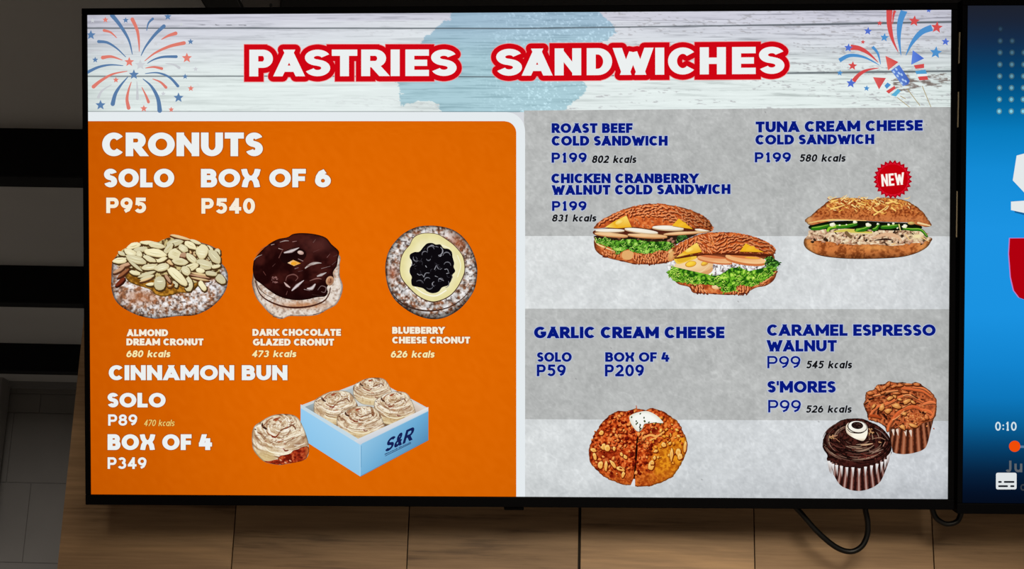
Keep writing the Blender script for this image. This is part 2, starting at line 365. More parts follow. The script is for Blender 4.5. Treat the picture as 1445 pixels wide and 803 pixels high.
# path, start extension, end extension (in half stroke widths)
G = {
 'A': [([(0.02, 0), (.5, 1)], 2, 2), ([(.98, 0), (.5, 1)], 2, 2), ([(.2, .22), (.8, .22)], 0, 0)],
 'B': [([(0, 0), (0, 1)], 1, 1), ([(0, 1), (.55, 1)] + arc(.58, .77, .34, .23, 90, -90) + [(.1, .54)], 0, 0), ([(0, .54), (.6, .54)] + arc(.66, .27, .34, .27, 90, -90) + [(0, 0)], 0, 0)],
 'C': [(arc(.56, .5, .56, .5, 42, 318, 30), 0, 0)],
 'D': [([(0, 0), (0, 1)], 1, 1), ([(0, 1), (.35, 1)] + arc(.4, .5, .6, .5, 90, -90) + [(0, 0)], 0, 0)],
 'E': [([(0, 0), (0, 1)], 1, 1), ([(0, 1), (1, 1)], 0, 1), ([(0, .5), (.88, .5)], 0, 1), ([(0, 0), (1, 0)], 0, 1)],
 'F': [([(0, 0), (0, 1)], 1, 1), ([(0, 1), (1, 1)], 0, 1), ([(0, .46), (.88, .46)], 0, 1)],
 'G': [(arc(.52, .5, .52, .5, 46, 350, 30), 0, 0), ([(.55, .44), (1, .44)], 0, 1)],
 'H': [([(0, 0), (0, 1)], 1, 1), ([(1, 0), (1, 1)], 1, 1), ([(0, .5), (1, .5)], 0, 0)],
 'I': [([(.5, 0), (.5, 1)], 1, 1)],
 'J': [([(.8, 1), (.8, .3)] + arc(.4, .3, .4, .3, 0, -150), 1, 0)],
 'K': [([(0, 0), (0, 1)], 1, 1), ([(.1, .42), (.92, 1)], 0, 2), ([(.3, .56), (1, 0)], 0, 2)],
 'L': [([(0, 0), (0, 1)], 1, 1), ([(0, 0), (1, 0)], 0, 1)],
 'M': [([(0, 0), (0, 1)], 1, 1), ([(1, 0), (1, 1)], 1, 1), ([(0, 1), (.5, .22)], 1, .6), ([(1, 1), (.5, .22)], 1, .6)],
 'N': [([(0, 0), (0, 1)], 1, 1), ([(1, 0), (1, 1)], 1, 1), ([(0, 1), (1, 0)], 1, 1)],
 'O': [(arc(.5, .5, .5, .5, 0, 360, 48), 0, 0)],
 'P': [([(0, 0), (0, 1)], 1, 1), ([(0, 1), (.55, 1)] + arc(.62, .71, .38, .29, 90, -90) + [(0, .42)], 0, 0)],
 'R': [([(0, 0), (0, 1)], 1, 1), ([(0, 1), (.5, 1)] + arc(.58, .72, .38, .28, 90, -90) + [(0, .44)], 0, 0), ([(.42, .5), (.97, 0)], 0, 2)],
 'S': [(S_, 0, 0)],
 'T': [([(.5, 0), (.5, 1)], 1, 1), ([(0, 1), (1, 1)], 1, 1)],
 'U': [([(0, 1), (0, .42)] + arc(.5, .42, .5, .42, 180, 360) + [(1, 1)], 1, 1)],
 'W': [([(0, 1), (.25, 0)], 2, 1.4), ([(.5, .9), (.25, 0)], .3, 1.4), ([(.5, .9), (.75, 0)], .3, 1.4), ([(1, 1), (.75, 0)], 2, 1.4)],
 'X': [([(0, 1), (.06, .8), (.25, .56), (.25, .46), (.1, .24), (.04, 0)], 1, 1), ([(1, 1), (.94, .8), (.75, .56), (.75, .46), (.9, .24), (.96, 0)], 1, 1), ([(.2, .51), (.8, .51)], 0, 0)],
 'Y': [([(0, 1), (.5, .45)], 2, .3), ([(1, 1), (.5, .45)], 2, .3), ([(.5, 0), (.5, .5)], 1, 0)],
 'Z': [([(0, 1), (1, 1)], 1, 1), ([(0, 0), (1, 0)], 1, 1), ([(1, 1), (0, 0)], 0, 0)],
 '&': [(arc(.42, .77, .26, .23, -60, 240, 20), 0, 0), ([(.25, .66), (1, 0)], 0, 1.5), ([(.55, .58), (.18, .42)] + arc(.36, .22, .36, .22, 130, 330, 16) + [(.95, .45)], 0, 0)],
 "'": [([(.5, .82), (.5, 1)], 1, 1)],
 ':': [([(.5, .12), (.5, .13)], .9, .9), ([(.5, .62), (.5, .63)], .9, .9)],
 '0': [(arc(.5, .5, .5, .5, 0, 360, 40), 0, 0)],
 '1': [([(.55, 0), (.55, 1)], 1, 1), ([(.08, .78), (.55, .98)], 0, .4), ([(.1, 0), (1, 0)], 0, 0)],
 '2': [(arc(.48, .70, .46, .30, 160, -35, 18) + [(.02, .02)], 0, 0), ([(0, 0), (1, 0)], 1, 1)],
 '3': [(arc(.45, .76, .42, .24, 155, -85, 18), 0, 0), (arc(.45, .27, .5, .27, 85, -155, 20), 0, 0)],
 '4': [([(.72, 0), (.72, 1)], 1, 1), ([(.72, 1), (0, .28)], .3, .3), ([(0, .26), (1, .26)], 1, 1)],
 '5': [([(.18, 1), (.9, 1)], 1, 1), ([(.18, 1), (.12, .52)], 0, 0), ([(.12, .54)] + arc(.45, .32, .5, .32, 108, -150, 22), 0, 0)],
 '6': [(arc(.5, .31, .5, .31, 0, 360, 36), 0, 0), ([(.02, .36)] + [(.08, .6), (.3, .86), (.72, 1.0)], 0, 0)],
 '7': [([(0, 1), (1, 1)], 1, 0), ([(1, 1), (.3, 0)], 0, 2)],
 '8': [(arc(.5, .77, .42, .23, 0, 360, 30), 0, 0), (arc(.5, .27, .5, .27, 0, 360, 34), 0, 0)],
 '9': [(arc(.5, .69, .5, .31, 0, 360, 36), 0, 0), ([(.98, .64), (.92, .4), (.7, .14), (.28, .0)], 0, 0)],
 'k': [([(0, 0), (0, 1)], 1, 1), ([(.1, .34), (.88, .66)], 0, .6), ([(.3, .42), (.95, 0)], 0, 1)],
 'c': [(arc(.52, .34, .5, .34, 45, 315, 24), 0, 0)],
 'a': [(arc(.46, .34, .46, .34, 0, 360, 28), 0, 0), ([(.95, 0), (.95, .68)], 1, 1)],
 'l': [([(.5, 0), (.5, 1)], 1, 1)],
 's': [([(.5 + (x - .5) * .95, y * .68) for x, y in S_], 0, 0)],
 'u': [([(0, .68), (0, .3)] + arc(.46, .3, .46, .3, 180, 360) + [(.92, .68)], 1, 1), ([(.92, 0), (.92, .68)], 1, 1)],
}
G4 = [([(.78, 0), (.78, .66)], 1, 1), ([(.3, 1.0), (.02, .34)], 1.5, 0), ([(0, .3), (1, .3)], 1, 1)]
HW = dict(A=1.0, B=.84, C=.91, D=.95, E=.72, F=.70, G=1.04, H=.92, I=.31, K=.92, L=.68, M=1.15, N=.95, O=1.12, P=.82, R=.86, S=.72, T=.80, U=.92, W=1.32, X=.96, Y=.92, Z=.8)
HW.update({'4': .85, '6': .82, ' ': .40, "'": .20})
PW = dict(P=.68, k=.60, c=.50, a=.60, l=.19, s=.50, J=.5, u=.6, S=.66, R=.72)
PW.update({'&': .75, ' ': .46, '1': .50, ':': .22})
def clip(poly, lo, hi):
    for sgn, lim in ((1, lo), (-1, -hi)):
        o = []; n = len(poly)
        for i in range(n):
            a, b = poly[i], poly[(i+1) % n]; da, db = sgn * a[1] - lim, sgn * b[1] - lim
            if da >= 0: o.append(a)
            if (da >= 0) != (db >= 0):
                t = da / (da - db); o.append((a[0] + (b[0] - a[0]) * t, a[1] + (b[1] - a[1]) * t))
        poly = o
        if len(poly) < 3: return None
    return poly
def glyph(ch, W, s, grow=0.0, alt4=False):
    out = []; h = s / 2
    for path, e0, e1 in (G4 if (ch == '4' and alt4) else G[ch]):
        P = np.array(path, float); P = np.c_[h + P[:, 0] * (W - s), h + P[:, 1] * (1 - s)]
        keep = [0] + [i for i in range(1, len(P)) if np.linalg.norm(P[i] - P[i-1]) > 1e-6]; P = P[keep]
        d0 = P[0] - P[1]; d1 = P[-1] - P[-2]
        closed = np.linalg.norm(P[0] - P[-1]) < 1e-6
        if not closed:
            P[0] += d0 / np.linalg.norm(d0) * (h * e0 + grow); P[-1] += d1 / np.linalg.norm(d1) * (h * e1 + grow)
        T = np.diff(P, axis=0); T /= np.linalg.norm(T, axis=1)[:, None]
        if closed: N0 = np.vstack([T[:1] + T[-1:], T[1:] + T[:-1], T[:1] + T[-1:]])
        else: N0 = np.vstack([T[:1], T[1:] + T[:-1], T[-1:]])
        N0 /= np.linalg.norm(N0, axis=1)[:, None]; Nn = np.c_[-N0[:, 1], N0[:, 0]]
        cs = np.ones(len(P)); cs[1:-1] = 1 / np.clip(np.sum(N0[1:-1] * T[1:], 1), .6, 1)
        A = P + Nn * ((h + grow) * cs)[:, None]; B = P - Nn * ((h + grow) * cs)[:, None]
        for i in range(len(P) - 1):
            q = clip([tuple(A[i]), tuple(B[i]), tuple(B[i+1]), tuple(A[i+1])], -grow, 1 + grow)
            if q:
                q = np.array(q)
                if ch in 'NM': q[:, 0] = np.clip(q[:, 0], -grow, W + grow)
                out.append(q)
    return out
def letters(name, text, x0, x1, yt, yb, col, parent, zc, s=.24, k=1.3, widths=HW, gap=.075, yt2=None, yb2=None, shear=0.0, halo=None, hw=1.0, spans=None, alt4=False, fr=IDENT, label=None, dw=.66, ybase=None):
    yt2 = yt if yt2 is None else yt2; yb2 = yb if yb2 is None else yb2
    if spans is None:
        x = 0; sp = []
        for ch in text:
            w = widths.get(ch, dw); sp.append((x, x + w)); x += w + (gap if ch != ' ' else 0)
        tot = sp[-1][1] + 0.0; f_ = (x1 - x0) / tot; sp = [(x0 + a * f_, x0 + b * f_) for a, b in sp]
    else: sp = spans
    hgt = (yb - yt)
    def place(Q, a, b, W):
        X = a + Q[:, 0] / W * (b - a) + (Q[:, 1] - .5) * shear * hgt
        t = (X - x0) / (x1 - x0)
        return np.c_[X, (yb + (yb2 - yb) * t) * (1 - Q[:, 1]) + (yt + (yt2 - yt) * t) * Q[:, 1]]
    def run(art, grow, c):
        for ch, (a, b) in zip(text, sp):
            if ch == ' ': continue
            W = max((b - a) / hgt / k, s * 1.0001)
            for q in glyph(ch, W, s, grow, alt4): art.poly(place(q, a, b, W), c)
    o = None
    if halo is not None:
        ah = Art(zc, fr)
        run(ah, hw / hgt, halo)
    a = Art(zc, fr) if halo is None else ah
    run(a, 0.0, col)
    return a.build(name, parent, label)

# ------------------------------------------------------------------ the large menu screen: body
BLK = plain('bezel_black', (6, 6, 8), 0.5, spec=0.04)
BACKM = plain('housing_black', (12, 12, 14), 0.6)
tv = empty('menu_screen', TV)
tag(tv, 'large wall-mounted menu screen headed PASTRIES and SANDWICHES in white letters edged red', 'screen')
def bezel(parent, l=.0074, r=.0082, t=.0092, b=.0146, w=SW, h=SH):
    x0, x1, y0, y1 = -w/2, w/2, -h/2, h/2
    m = MB()
    m.box((x0 - l, y0 - b, -0.022), (x1 + r, y0, 0.004)); m.box((x0 - l, y1, -0.022), (x1 + r, y1 + t, 0.004))
    m.box((x0 - l, y0, -0.022), (x0, y1, 0.004)); m.box((x1, y0, -0.022), (x1 + r, y1, 0.004))
    m.build('bezel', BLK, parent, bevel=0.0012)
    hb = MB(); hb.box((x0 - l + .002, y0 - b + .004, -0.036), (x1 + r - .002, y1 + t - .002, -0.0215))
    hb.box((x0 + .12, y0 + .03, -0.055), (x1 - .12, y1 - .14, -0.0355)); hb.build('rear_housing', BACKM, parent, bevel=0.002)
bezel(tv)
sm = MB(); p = scr([(711, 712.5), (739, 721)])
sm.box((p[0][0], p[1][1], -0.014), (p[1][0], p[0][1] + .003, -0.004)); sm.build('sensor_tab', BLK, tv, bevel=.0015)
# wall bracket that carries the tilted screen
PLATE = plain('bracket_steel', (70, 70, 72), 0.5, 0.6)
def bracket(parent, xs):
    for x in xs:
        a = Vector((x, 0.12, -0.05)); wpt = WI @ (parent.matrix_world @ a)
        m = MB()
        q0 = parent.matrix_world.inverted() @ (WALL @ Vector((wpt.x, 0.0, wpt.z)))
        m.tube([a, q0], 0.014, 10); m.build('wall_arm', PLATE, parent)
bracket(tv, (-0.25, 0.25))
STRIP = plain('gleam_beige', (150, 138, 112), 0.35, 0.2)  # beige tone for the gleams of light between the screens

# display background
dm = MB(); dm.box((-SW/2, -SH/2, -0.004), (SW/2, SH/2, 0.0))
pm = bpy.data.materials.new('lit_screen_white'); pm.use_nodes = True; n_ = pm.node_tree; n_.nodes.clear()
e_ = n_.nodes.new('ShaderNodeEmission'); e_.inputs[0].default_value = (*lin((214, 217, 222)), 1); o_ = n_.nodes.new('ShaderNodeOutputMaterial'); n_.links.new(e_.outputs[0], o_.inputs[0])
display = dm.build('display', pm, tv)

def edge_y(x, pts): return np.interp(x, [p[0] for p in pts], [p[1] for p in pts])
L1 = [(123, 39.8), (400, 39.8), (730, 40.2), (1130, 34.9), (1342, 30.9)]
L2 = [(123, 107.7), (400, 107.4), (730, 108.6), (1130, 103), (1342, 100.4)]
L3 = [(123, 157.3), (730, 157.8), (1000, 154.0), (1342, 151)]
TOPE = [(123, 21.5), (1342.7, 14)]
PATCH = [(640, 10), (634, 26), (612, 40), (598, 55), (590, 70), (572, 95), (558, 114), (566, 132), (567, 150), (585, 144), (604, 141), (617, 146), (621, 160), (792, 160), (800, 152), (818, 140), (828, 124), (822, 110), (840, 80), (858, 58), (868, 46), (866, 34), (850, 22), (846, 10)]
SMUDGE = [(1262, 108), (1338, 104), (1338, 122), (1300, 124), (1270, 130), (1258, 122)]
def header(x, y):
    v = np.clip((y - 15) / 140, 0, 1); u = (x - 123) / 1220
    c = mixc((206, 206, 219), (227, 237, 235), sst(0.0, .75, v))
    c = mixc(c, (228, 236, 236), .55 * np.exp(-((u - .45) / .22) ** 2) * (v > .1))
    c = c - (np.exp(-u / .03) * 18 + np.exp(-(1 - u) / .03) * 14)[:, None]
    fine = fbm(x, y, 46, 4, 3, 1.6); med = fbm(x, y, 120, 3, 8, 5.0)
    amt = .22 + .6 * sst(.4, 1, u) + .45 * (1 - v) ** 2
    c = c - (sst(.56, .8, fine) * 46 * amt + sst(.55, .8, med) * 20)[:, None] + (sst(.5, .2, fine) * 7)[:, None]
    sc = sst(.63, .72, fbm(x, y, 7, 3, 21, 1.7)) * sst(.45, .6, fbm(x, y, 160, 2, 31, 9)) * (.15 + .85 * sst(.25, .7, u))
    c = mixc(c, (158, 156, 160), sc * .6)
    n = 9 * (fbm(x, y, 6, 2, 41) - .5)
    k = inside(PATCH, x + n + 4 * (vnoise(x / 1.5, y / 1.5, 4) - .5), y + n * .6)
    pc = mixc((160, 188, 208), (172, 206, 216), sst(.0, .6, v)) - (sst(.5, .75, fine) * 22 + sst(.5, .75, med) * 12)[:, None] + (sst(.6, .8, fbm(x, y, 2.4, 2, 77)) * 30 * sst(640, 760, x))[:, None]
    c = np.where(k[:, None], pc, c)
    k = inside(SMUDGE, x + 10 * (fbm(x, y, 6, 2, 5) - .5), y + 8 * (fbm(x, y, 7, 2, 6) - .5))
    c = mixc(c, (112, 98, 92), k * sst(.42, .62, fbm(x, y, 8, 3, 9, 1.6)) * .85)
    for Lx, wd, dk in ((L1, .75, .8), (L2, .7, .75), (L3, .5, .45)):
        d = np.abs(y - edge_y(x, Lx)); w = wd + .45 * sst(.75, .85, u)
        lim = 1.0 if Lx is not L3 else (x < 735)
        c = mixc(c, (60, 68, 74), np.clip(1.35 - d / w * .75, 0, 1) * dk * lim)
    d = np.abs(y - (35.3 + .001 * (x - 300))); c = mixc(c, (70, 70, 78), (d < .8) * sst(275, 300, x) * sst(360, 330, x) * sst(.35, .5, vnoise(x / 9, y * 0, 3)) * .9)
    return c
hd = Art(ZC(1e-4))
xs = np.linspace(123, 1342.7, 780); ts = np.linspace(0, 1, 150)
X, T = np.meshgrid(xs, ts)
Yt = edge_y(X, TOPE) + .3; Yb = edge_y(X, L3) + .6
Y = Yt + (Yb - Yt) * T
P_ = np.c_[X.ravel(), Y.ravel()]; nx = len(xs); k_ = np.arange((nx - 1) * (len(ts) - 1)); r_ = k_ // (nx - 1) * nx + k_ % (nx - 1)
# clamp the outer columns and the first row onto the glass
hd._add(P_, np.clip(header(P_[:, 0], P_[:, 1]), 0, 255), list(zip(r_.tolist(), (r_ + nx).tolist(), (r_ + nx + 1).tolist(), (r_ + 1).tolist())))
def clamp_glass(a):
    for V in a.V:
        V[:, 0] = np.clip(V[:, 0], -SW/2, SW/2); V[:, 1] = np.clip(V[:, 1], -SH/2, SH/2)
clamp_glass(hd); 
hd.V[0][:nx, 1] = SH / 2
hd.build('boards_picture', tv, 'whitewashed boards with a pale blue paint patch behind the title')

def concrete(light):
    base = np.array((219., 222, 222)) if light else np.array((181., 183, 182))
    def f(x, y):
        n = fbm(x, y, 34, 4, 11); m = fbm(x, y, 7, 3, 15); k = fbm(x, y, 2.4, 2, 19)
        c = base + ((n - .5) * 20 + (m - .5) * 22 + (k - .5) * 18)[:, None]
        u = (x - 740) / 600; v = (y - 150) / 550
        if light: c = c + np.stack([-14 * v * u - 7 * v, -14 * v * u - 6 * v, -10 * v * u - 5 * v], 1)
        c = c - (np.exp(-(1 - u) / .02) * 16)[:, None] - (sst(.93, 1.02, v) * 14)[:, None]
        ridge = np.abs(fbm(x, y, 26, 3, 23) - .5); c = c + (sst(.03, .0, ridge) * 9)[:, None]
        sp = vnoise(x / 1.6, y / 1.6, 99); c = mixc(c, (120, 118, 120), (sp > .992) * .55)
        return c
    return f
def slab(ya, yb, ya2, yb2, light, label):
    a = Art(ZC(2e-4)); xs = np.linspace(739.5, 1342, 330); ts = np.linspace(0, 1, int((yb - ya) / 1.7))
    X, T = np.meshgrid(xs, ts); t = (X - 740) / 600
    Y = (ya + (ya2 - ya) * t) * (1 - T) + (yb + (yb2 - yb) * t) * T
    P = np.c_[X.ravel(), Y.ravel()]; nx = len(xs); k = np.arange((nx - 1) * (len(ts) - 1)); r = k // (nx - 1) * nx + k % (nx - 1)
    a._add(P, np.clip(concrete(light)(P[:, 0], P[:, 1]), 0, 255), list(zip(r.tolist(), (r + nx).tolist(), (r + nx + 1).tolist(), (r + 1).tolist())))
    clamp_glass(a)
    if yb > 690: a.V[0][-nx:, 1] = -SH / 2
    a.V[0][nx - 1::nx, 0] = SW / 2
    return a.build('menu_background', tv, label)
slab(156, 333, 151, 333.4, False, 'grey concrete block behind the sandwich prices')
slab(333, 435.5, 333.4, 436.4, True, 'pale concrete band under the sandwiches')
slab(435.5, 591.5, 436.4, 594, False, 'grey concrete block behind the cream cheese and muffin prices')
slab(591.5, 701, 594, 706, True, 'pale concrete band under the bread and muffins')

def rounded(x0, y0, x1, y1, r, col, name, z, label, grad=None):
    a = Art(ZC(z))
    cor = [(x1 - r + r * math.cos(t), y0 + r - r * math.sin(t)) for t in np.linspace(math.pi / 2, 0, 14)]
    P = [(x0, y1), (x0, y0)] + cor + [(x1, y1)]
    if grad is None: a.poly(P, col)
    else:
        def fn(X, Y, U, V, T): return grad(X, Y)
        # fine strips so the backlight falloff of the panel reads
        xs = np.linspace(x0, x1, 90); ys = np.r_[np.linspace(y0, y0 + r, 18), np.linspace(y0 + r, y1, 70)[1:]]
        X, Y = np.meshgrid(xs, ys)
        lim = np.where(Y < y0 + r, x1 - r + np.sqrt(np.maximum(r * r - (y0 + r - Y) ** 2, 0)), x1)
        X = x0 + (X - x0) / (x1 - x0) * (lim - x0)
        P = np.c_[X.ravel(), Y.ravel()]; nx = len(xs); k = np.arange((nx - 1) * (len(ys) - 1)); q = k // (nx - 1) * nx + k % (nx - 1)
        a._add(P, np.clip(grad(P[:, 0], P[:, 1]), 0, 255), list(zip(q.tolist(), (q + nx).tolist(), (q + nx + 1).tolist(), (q + 1).tolist())))
    clamp_glass(a)
    for V in a.V:
        V[V[:, 0] < scr([(130.5, 400)])[0][0], 0] = -SW / 2
        V[V[:, 1] < scr([(400, 694)])[0][1], 1] = -SH / 2
    return a.build(name, tv, label)
rounded(122, 158.2, 741, 702, 27, (229, 235, 238), 'panel_border', 3e-4, 'white border of the orange menu panel')
def orange(x, y):
    u = (x - 125) / 603; v = (y - 171) / 527
    c = mixc((209, 93, 0), (221, 102, 1), sst(0, .5, u)); d = ((u - .62) ** 2 * .8 + (v - .45) ** 2) * 1.0
    c = c * (1.03 - .16 * np.clip(d, 0, 1))[:, None]
    return c + ((vnoise(x / 2, y / 2, 5) - .5) * 5)[:, None]
rounded(122, 171, 728.5, 702, 17, None, 'menu_panel', 4e-4, 'orange panel with rounded corner behind the cronut prices', orange)

# ------------------------------------------------------------------ lettering on the menu screen
PZ = 7e-4
RED = (206, 6, 20); WHITE = (236, 240, 240)
def hull(P):
    P = sorted(map(tuple, P)); r = []
    for seq in (P, P[::-1]):
        h = []
        for q in seq:
            while len(h) > 1 and (h[-1][0] - h[-2][0]) * (q[1] - h[-2][1]) - (h[-1][1] - h[-2][1]) * (q[0] - h[-2][0]) <= 0: h.pop()
            h.append(q)
        r += h[:-1]
    return np.array(r)
def title(text, spans, yt, yb, yt2, yb2):
    z = ZC(5e-4); x0, x1 = spans[0][0], spans[-1][1]
    kw = dict(s=.235, k=1.42, spans=spans, yt2=yt2, yb2=yb2)
    cir = np.array([(math.cos(t), math.sin(t)) for t in np.linspace(0, 2 * math.pi, 16, endpoint=False)]); sq = np.array([(1, 1), (1, -1), (-1, 1), (-1, -1)])
    def lay(grow, col):
        a = Art(z); hgt = yb - yt
        for ch, (p, q) in zip(text, spans):
            W = max((q - p) / hgt / 1.42, .2351) if ch != 'I' else .2351
            for g in glyph(ch, W, .235):
                X = p + g[:, 0] / W * (q - p); t = (X - x0) / (x1 - x0)
                Q = np.c_[X, (yb + (yb2 - yb) * t) * (1 - g[:, 1]) + (yt + (yt2 - yt) * t) * g[:, 1]]
                if grow:
                    d = np.abs(np.roll(Q, -1, 0) - Q); ax = len(Q) == 4 and np.all(d.min(1) < .06 * d.max(1) + .3) and d.max(1).min() > 3
                    Q = hull((Q[:, None, :] + (sq if ax else cir)[None] * grow).reshape(-1, 2))
                a.poly(Q, col)
        return a
    pink = lay(8.2, (240, 150, 150)); red = lay(7.4, RED)
    pink.V += red.V; pink.C += red.C; pink.F += [tuple(i + pink.n for i in f) for f in red.F]
    lab = lay(0, WHITE).build('title_lettering', tv, 'white title word ' + text)
    pink.build('letter_outline', lab, 'red outline around the word ' + text)
k2 = .27682
title('PASTRIES', [(330 + a * k2, 330 + b * k2) for a, b in ((80, 200), (208, 357), (363, 492), (500, 630), (650, 780), (800, 846), (875, 995), (1006, 1136))], 70.3, 108, 70.0, 107.4)
k3 = .31142
title('SANDWICHES', [(680 + a * k3, 680 + b * k3) for a, b in ((65, 182), (186, 315), (330, 450), (475, 590), (598, 772), (785, 826), (843, 967), (987, 1105), (1133, 1240), (1255, 1370))], 69.2, 107.2, 66.0, 104.4)

DO = (176, 84, 14); BL = (6, 24, 126); HB = (184, 198, 226); INK = (18, 18, 20); CREAM = (246, 236, 216); YEL = (250, 232, 170)
def head(text, x0, x1, yt, yb, col, **kw):
    h = yb - yt; light = col is not BL
    letters('heading_lettering', text, x0, x1, yt, yb, col, tv, ZC(5e-4), s=kw.pop('s', .255 if h > 18 else .262), k=kw.pop('k', 1.25),
            halo=DO if light else HB, hw=.9 if h > 18 else .7, alt4=True, label=('white' if light else 'navy') + ' heading ' + text, **kw)
def price(text, x0, x1, yt, yb, col, s=.222, k=1.1, **kw):
    light = col is not BL
    letters('price_lettering', text, x0, x1, yt, yb, col, tv, ZC(5e-4), s=s, k=k, widths=PW, gap=.1, halo=DO if light else HB, hw=.8, label=('white' if light else 'navy') + ' price ' + text, **kw)
def kcal(text, x0, x1, yt, yb, col, s=.21):
    light = col is not INK
    letters('calorie_lettering', text, x0 + 1, x1 - 1, yt, yb, col, tv, ZC(5e-4), s=s, k=1.1, widths=PW, gap=.06, shear=.2, dw=.6, halo=DO if light else (196, 200, 204), hw=.6, label=('cream' if light else 'black') + ' slanted calorie note ' + text)
head('CRONUTS', 144.5, 371.2, 187.1, 220.5, WHITE)
head('SOLO', 147.1, 246.2, 238.1, 264.4, WHITE); head('BOX OF 6', 283.8, 467.1, 238.4, 264.4, WHITE)
price('P95', 150.2, 207, 278.9, 300.7, CREAM, s=.23); price('P540', 284.4, 360, 279.7, 301.5, CREAM, s=.23)
head('ALMOND', 179.3, 237.4, 464.7, 474.4, CREAM); head('DREAM CRONUT', 178.7, 287.5, 477.6, 487.3, CREAM)
head('DARK CHOCOLATE', 356.5, 481.4, 464.1, 473.8, CREAM); head('GLAZED CRONUT', 357.1, 471.7, 477.9, 487.6, CREAM)
head('BLUEBERRY', 553.6, 627.4, 461.2, 470.9, CREAM); head('CHEESE CRONUT', 553.6, 663.5, 475.1, 484.6, CREAM)
kcal('680 kcals', 178.1, 242.3, 494.2, 504.1, YEL); kcal('473 kcals', 355.4, 419.8, 494.4, 504.0, YEL); kcal('626 kcals', 551, 614.8, 494.7, 504.6, YEL)
head('CINNAMON BUN', 153.8, 405.8, 515.3, 536.4, WHITE)
head('SOLO', 152.1, 234, 554.3, 574.8, WHITE); price('P89', 152.9, 194, 584.7, 600.6, WHITE, s=.195)
kcal('470 kcals', 203, 248, 592.2, 601.2, (240, 205, 110), s=.13)
head('BOX OF 4', 152.1, 299.5, 612.7, 634.9, WHITE); price('P349', 152.1, 207, 645.2, 661.6, WHITE, s=.195)
head('ROAST BEEF', 778.4, 892.7, 174.0, 187.8, BL); head('COLD SANDWICH', 778.4, 942, 191.8, 205.7, BL)
price('P199', 778.4, 828, 215.4, 229.7, BL); kcal('802 kcals', 834.7, 899.4, 219.4, 230.2, INK)
head('CHICKEN CRANBERRY', 778, 985.3, 245, 258.6, BL); head('WALNUT COLD SANDWICH', 779, 1030.6, 261.4, 275.2, BL, yt2=260, yb2=273.8)
price('P199', 779, 827.7, 283.8, 297.6, BL); kcal('831 kcals', 778.4, 843, 302.6, 312.8, INK)
head('TUNA CREAM CHEESE', 1066.2, 1301.7, 171.7, 187, BL, yt2=169.4, yb2=184.4); head('COLD SANDWICH', 1065.8, 1233.4, 190.3, 204.3, BL, yt2=189.6, yb2=203.4)
price('P199', 1065, 1116, 214.9, 229.2, BL); kcal('580 kcals', 1127.4, 1194.4, 217.7, 228.4, INK)
head('GARLIC CREAM CHEESE', 753.6, 1022.2, 460.9, 477.3, BL)
head('SOLO', 757.9, 806.8, 497, 510.5, BL, s=.235); head('BOX OF 4', 854, 944.5, 497, 510.5, BL, s=.235)
price('P59', 757.5, 798.4, 514.3, 530.9, BL, s=.2); price('P209', 853.6, 908.7, 514.3, 531.1, BL, s=.2)
head('CARAMEL ESPRESSO', 1082.2, 1319.8, 457.7, 473.9, BL, s=.245); head('WALNUT', 1082.2, 1180.7, 479.9, 496, BL, s=.245)
price('P99', 1082.7, 1129.4, 502.3, 519.7, BL, s=.155); kcal('545 kcals', 1136.9, 1203.6, 509, 519.9, INK)
head("S'MORES", 1082.9, 1179, 537.6, 554, BL, s=.245); price('P99', 1083.9, 1130, 564.4, 581.9, BL, s=.155); kcal('526 kcals', 1136.4, 1203, 571.9, 582.4, INK)
#FOODS
# ------------------------------------------------------------------ the pictures on the menu screen
def sugar(seed, brown=(146, 92, 60), white=(226, 222, 222), bias=0.0, dark=(66, 44, 34)):
    def f(x, y):
        n = .38 * fbm(x, y, 13, 3, seed) + .62 * fbm(x, y, 4.2, 3, seed + 7)
        c = mixc(brown, (186, 168, 156), sst(.36 - bias, .5 - bias, n)); c = mixc(c, white, sst(.47 - bias, .62 - bias, n))
        k = fbm(x, y, 2.6, 2, seed + 13)
        c = mixc(c, dark, sst(.46, .26, k) * .72)
        return mixc(c, (246, 244, 244), sst(.62, .78, k) * .75)
    return f
def rim_dark(c, T, a=.9, amt=.45): return c * (1 - amt * sst(a, 1.0, T))[:, None]

# almond cronut
fr = crop(150, 325, .16187); z = ZC(PZ)
OUT = [(45, 420), (48, 330), (60, 265), (115, 200), (190, 150), (300, 105), (430, 105), (560, 75), (760, 95), (900, 130), (985, 185), (990, 265), (1040, 330), (1062, 400), (1050, 500), (1000, 590), (930, 660), (860, 705), (760, 742), (620, 748), (520, 762), (420, 770), (300, 748), (200, 706), (120, 655), (70, 590), (45, 500)]
a = Art(z, fr); sf = sugar(3, (150, 98, 66), (222, 220, 221))
def fn(x, y, u, v, t):
    c = sf(x, y); edge = np.maximum(sst(180, 40, u), sst(900, 1060, u)); c = mixc(c, (206, 210, 216), edge * .45 * sst(.35, .6, fbm(x, y, 3, 2, 5)))
    warm = np.exp(-((u - 300) / 170) ** 2 - ((v - 580) / 60) ** 2); c = mixc(c, (164, 104, 70), warm * .6)
    return rim_dark(c * (1.06 - .12 * sst(620, 770, v) - .16 * sst(.8, 1, t))[:, None], t, .955, .5)
a.blob(OUT, fn, (540, 430)); pic = a.build('almond_cronut_picture', tv, 'sugar-dusted cronut heaped with almond flakes, above ALMOND DREAM CRONUT')
a = Art(z, fr)
def fn(x, y, u, v, t):
    n = fbm(x, y, 4, 3, 8); c = mixc((120, 74, 16), (196, 138, 48), sst(.3, .7, n)); return mixc(rim_dark(c, t, .88, .5), (60, 40, 18), sst(420, 330, v) * .6)
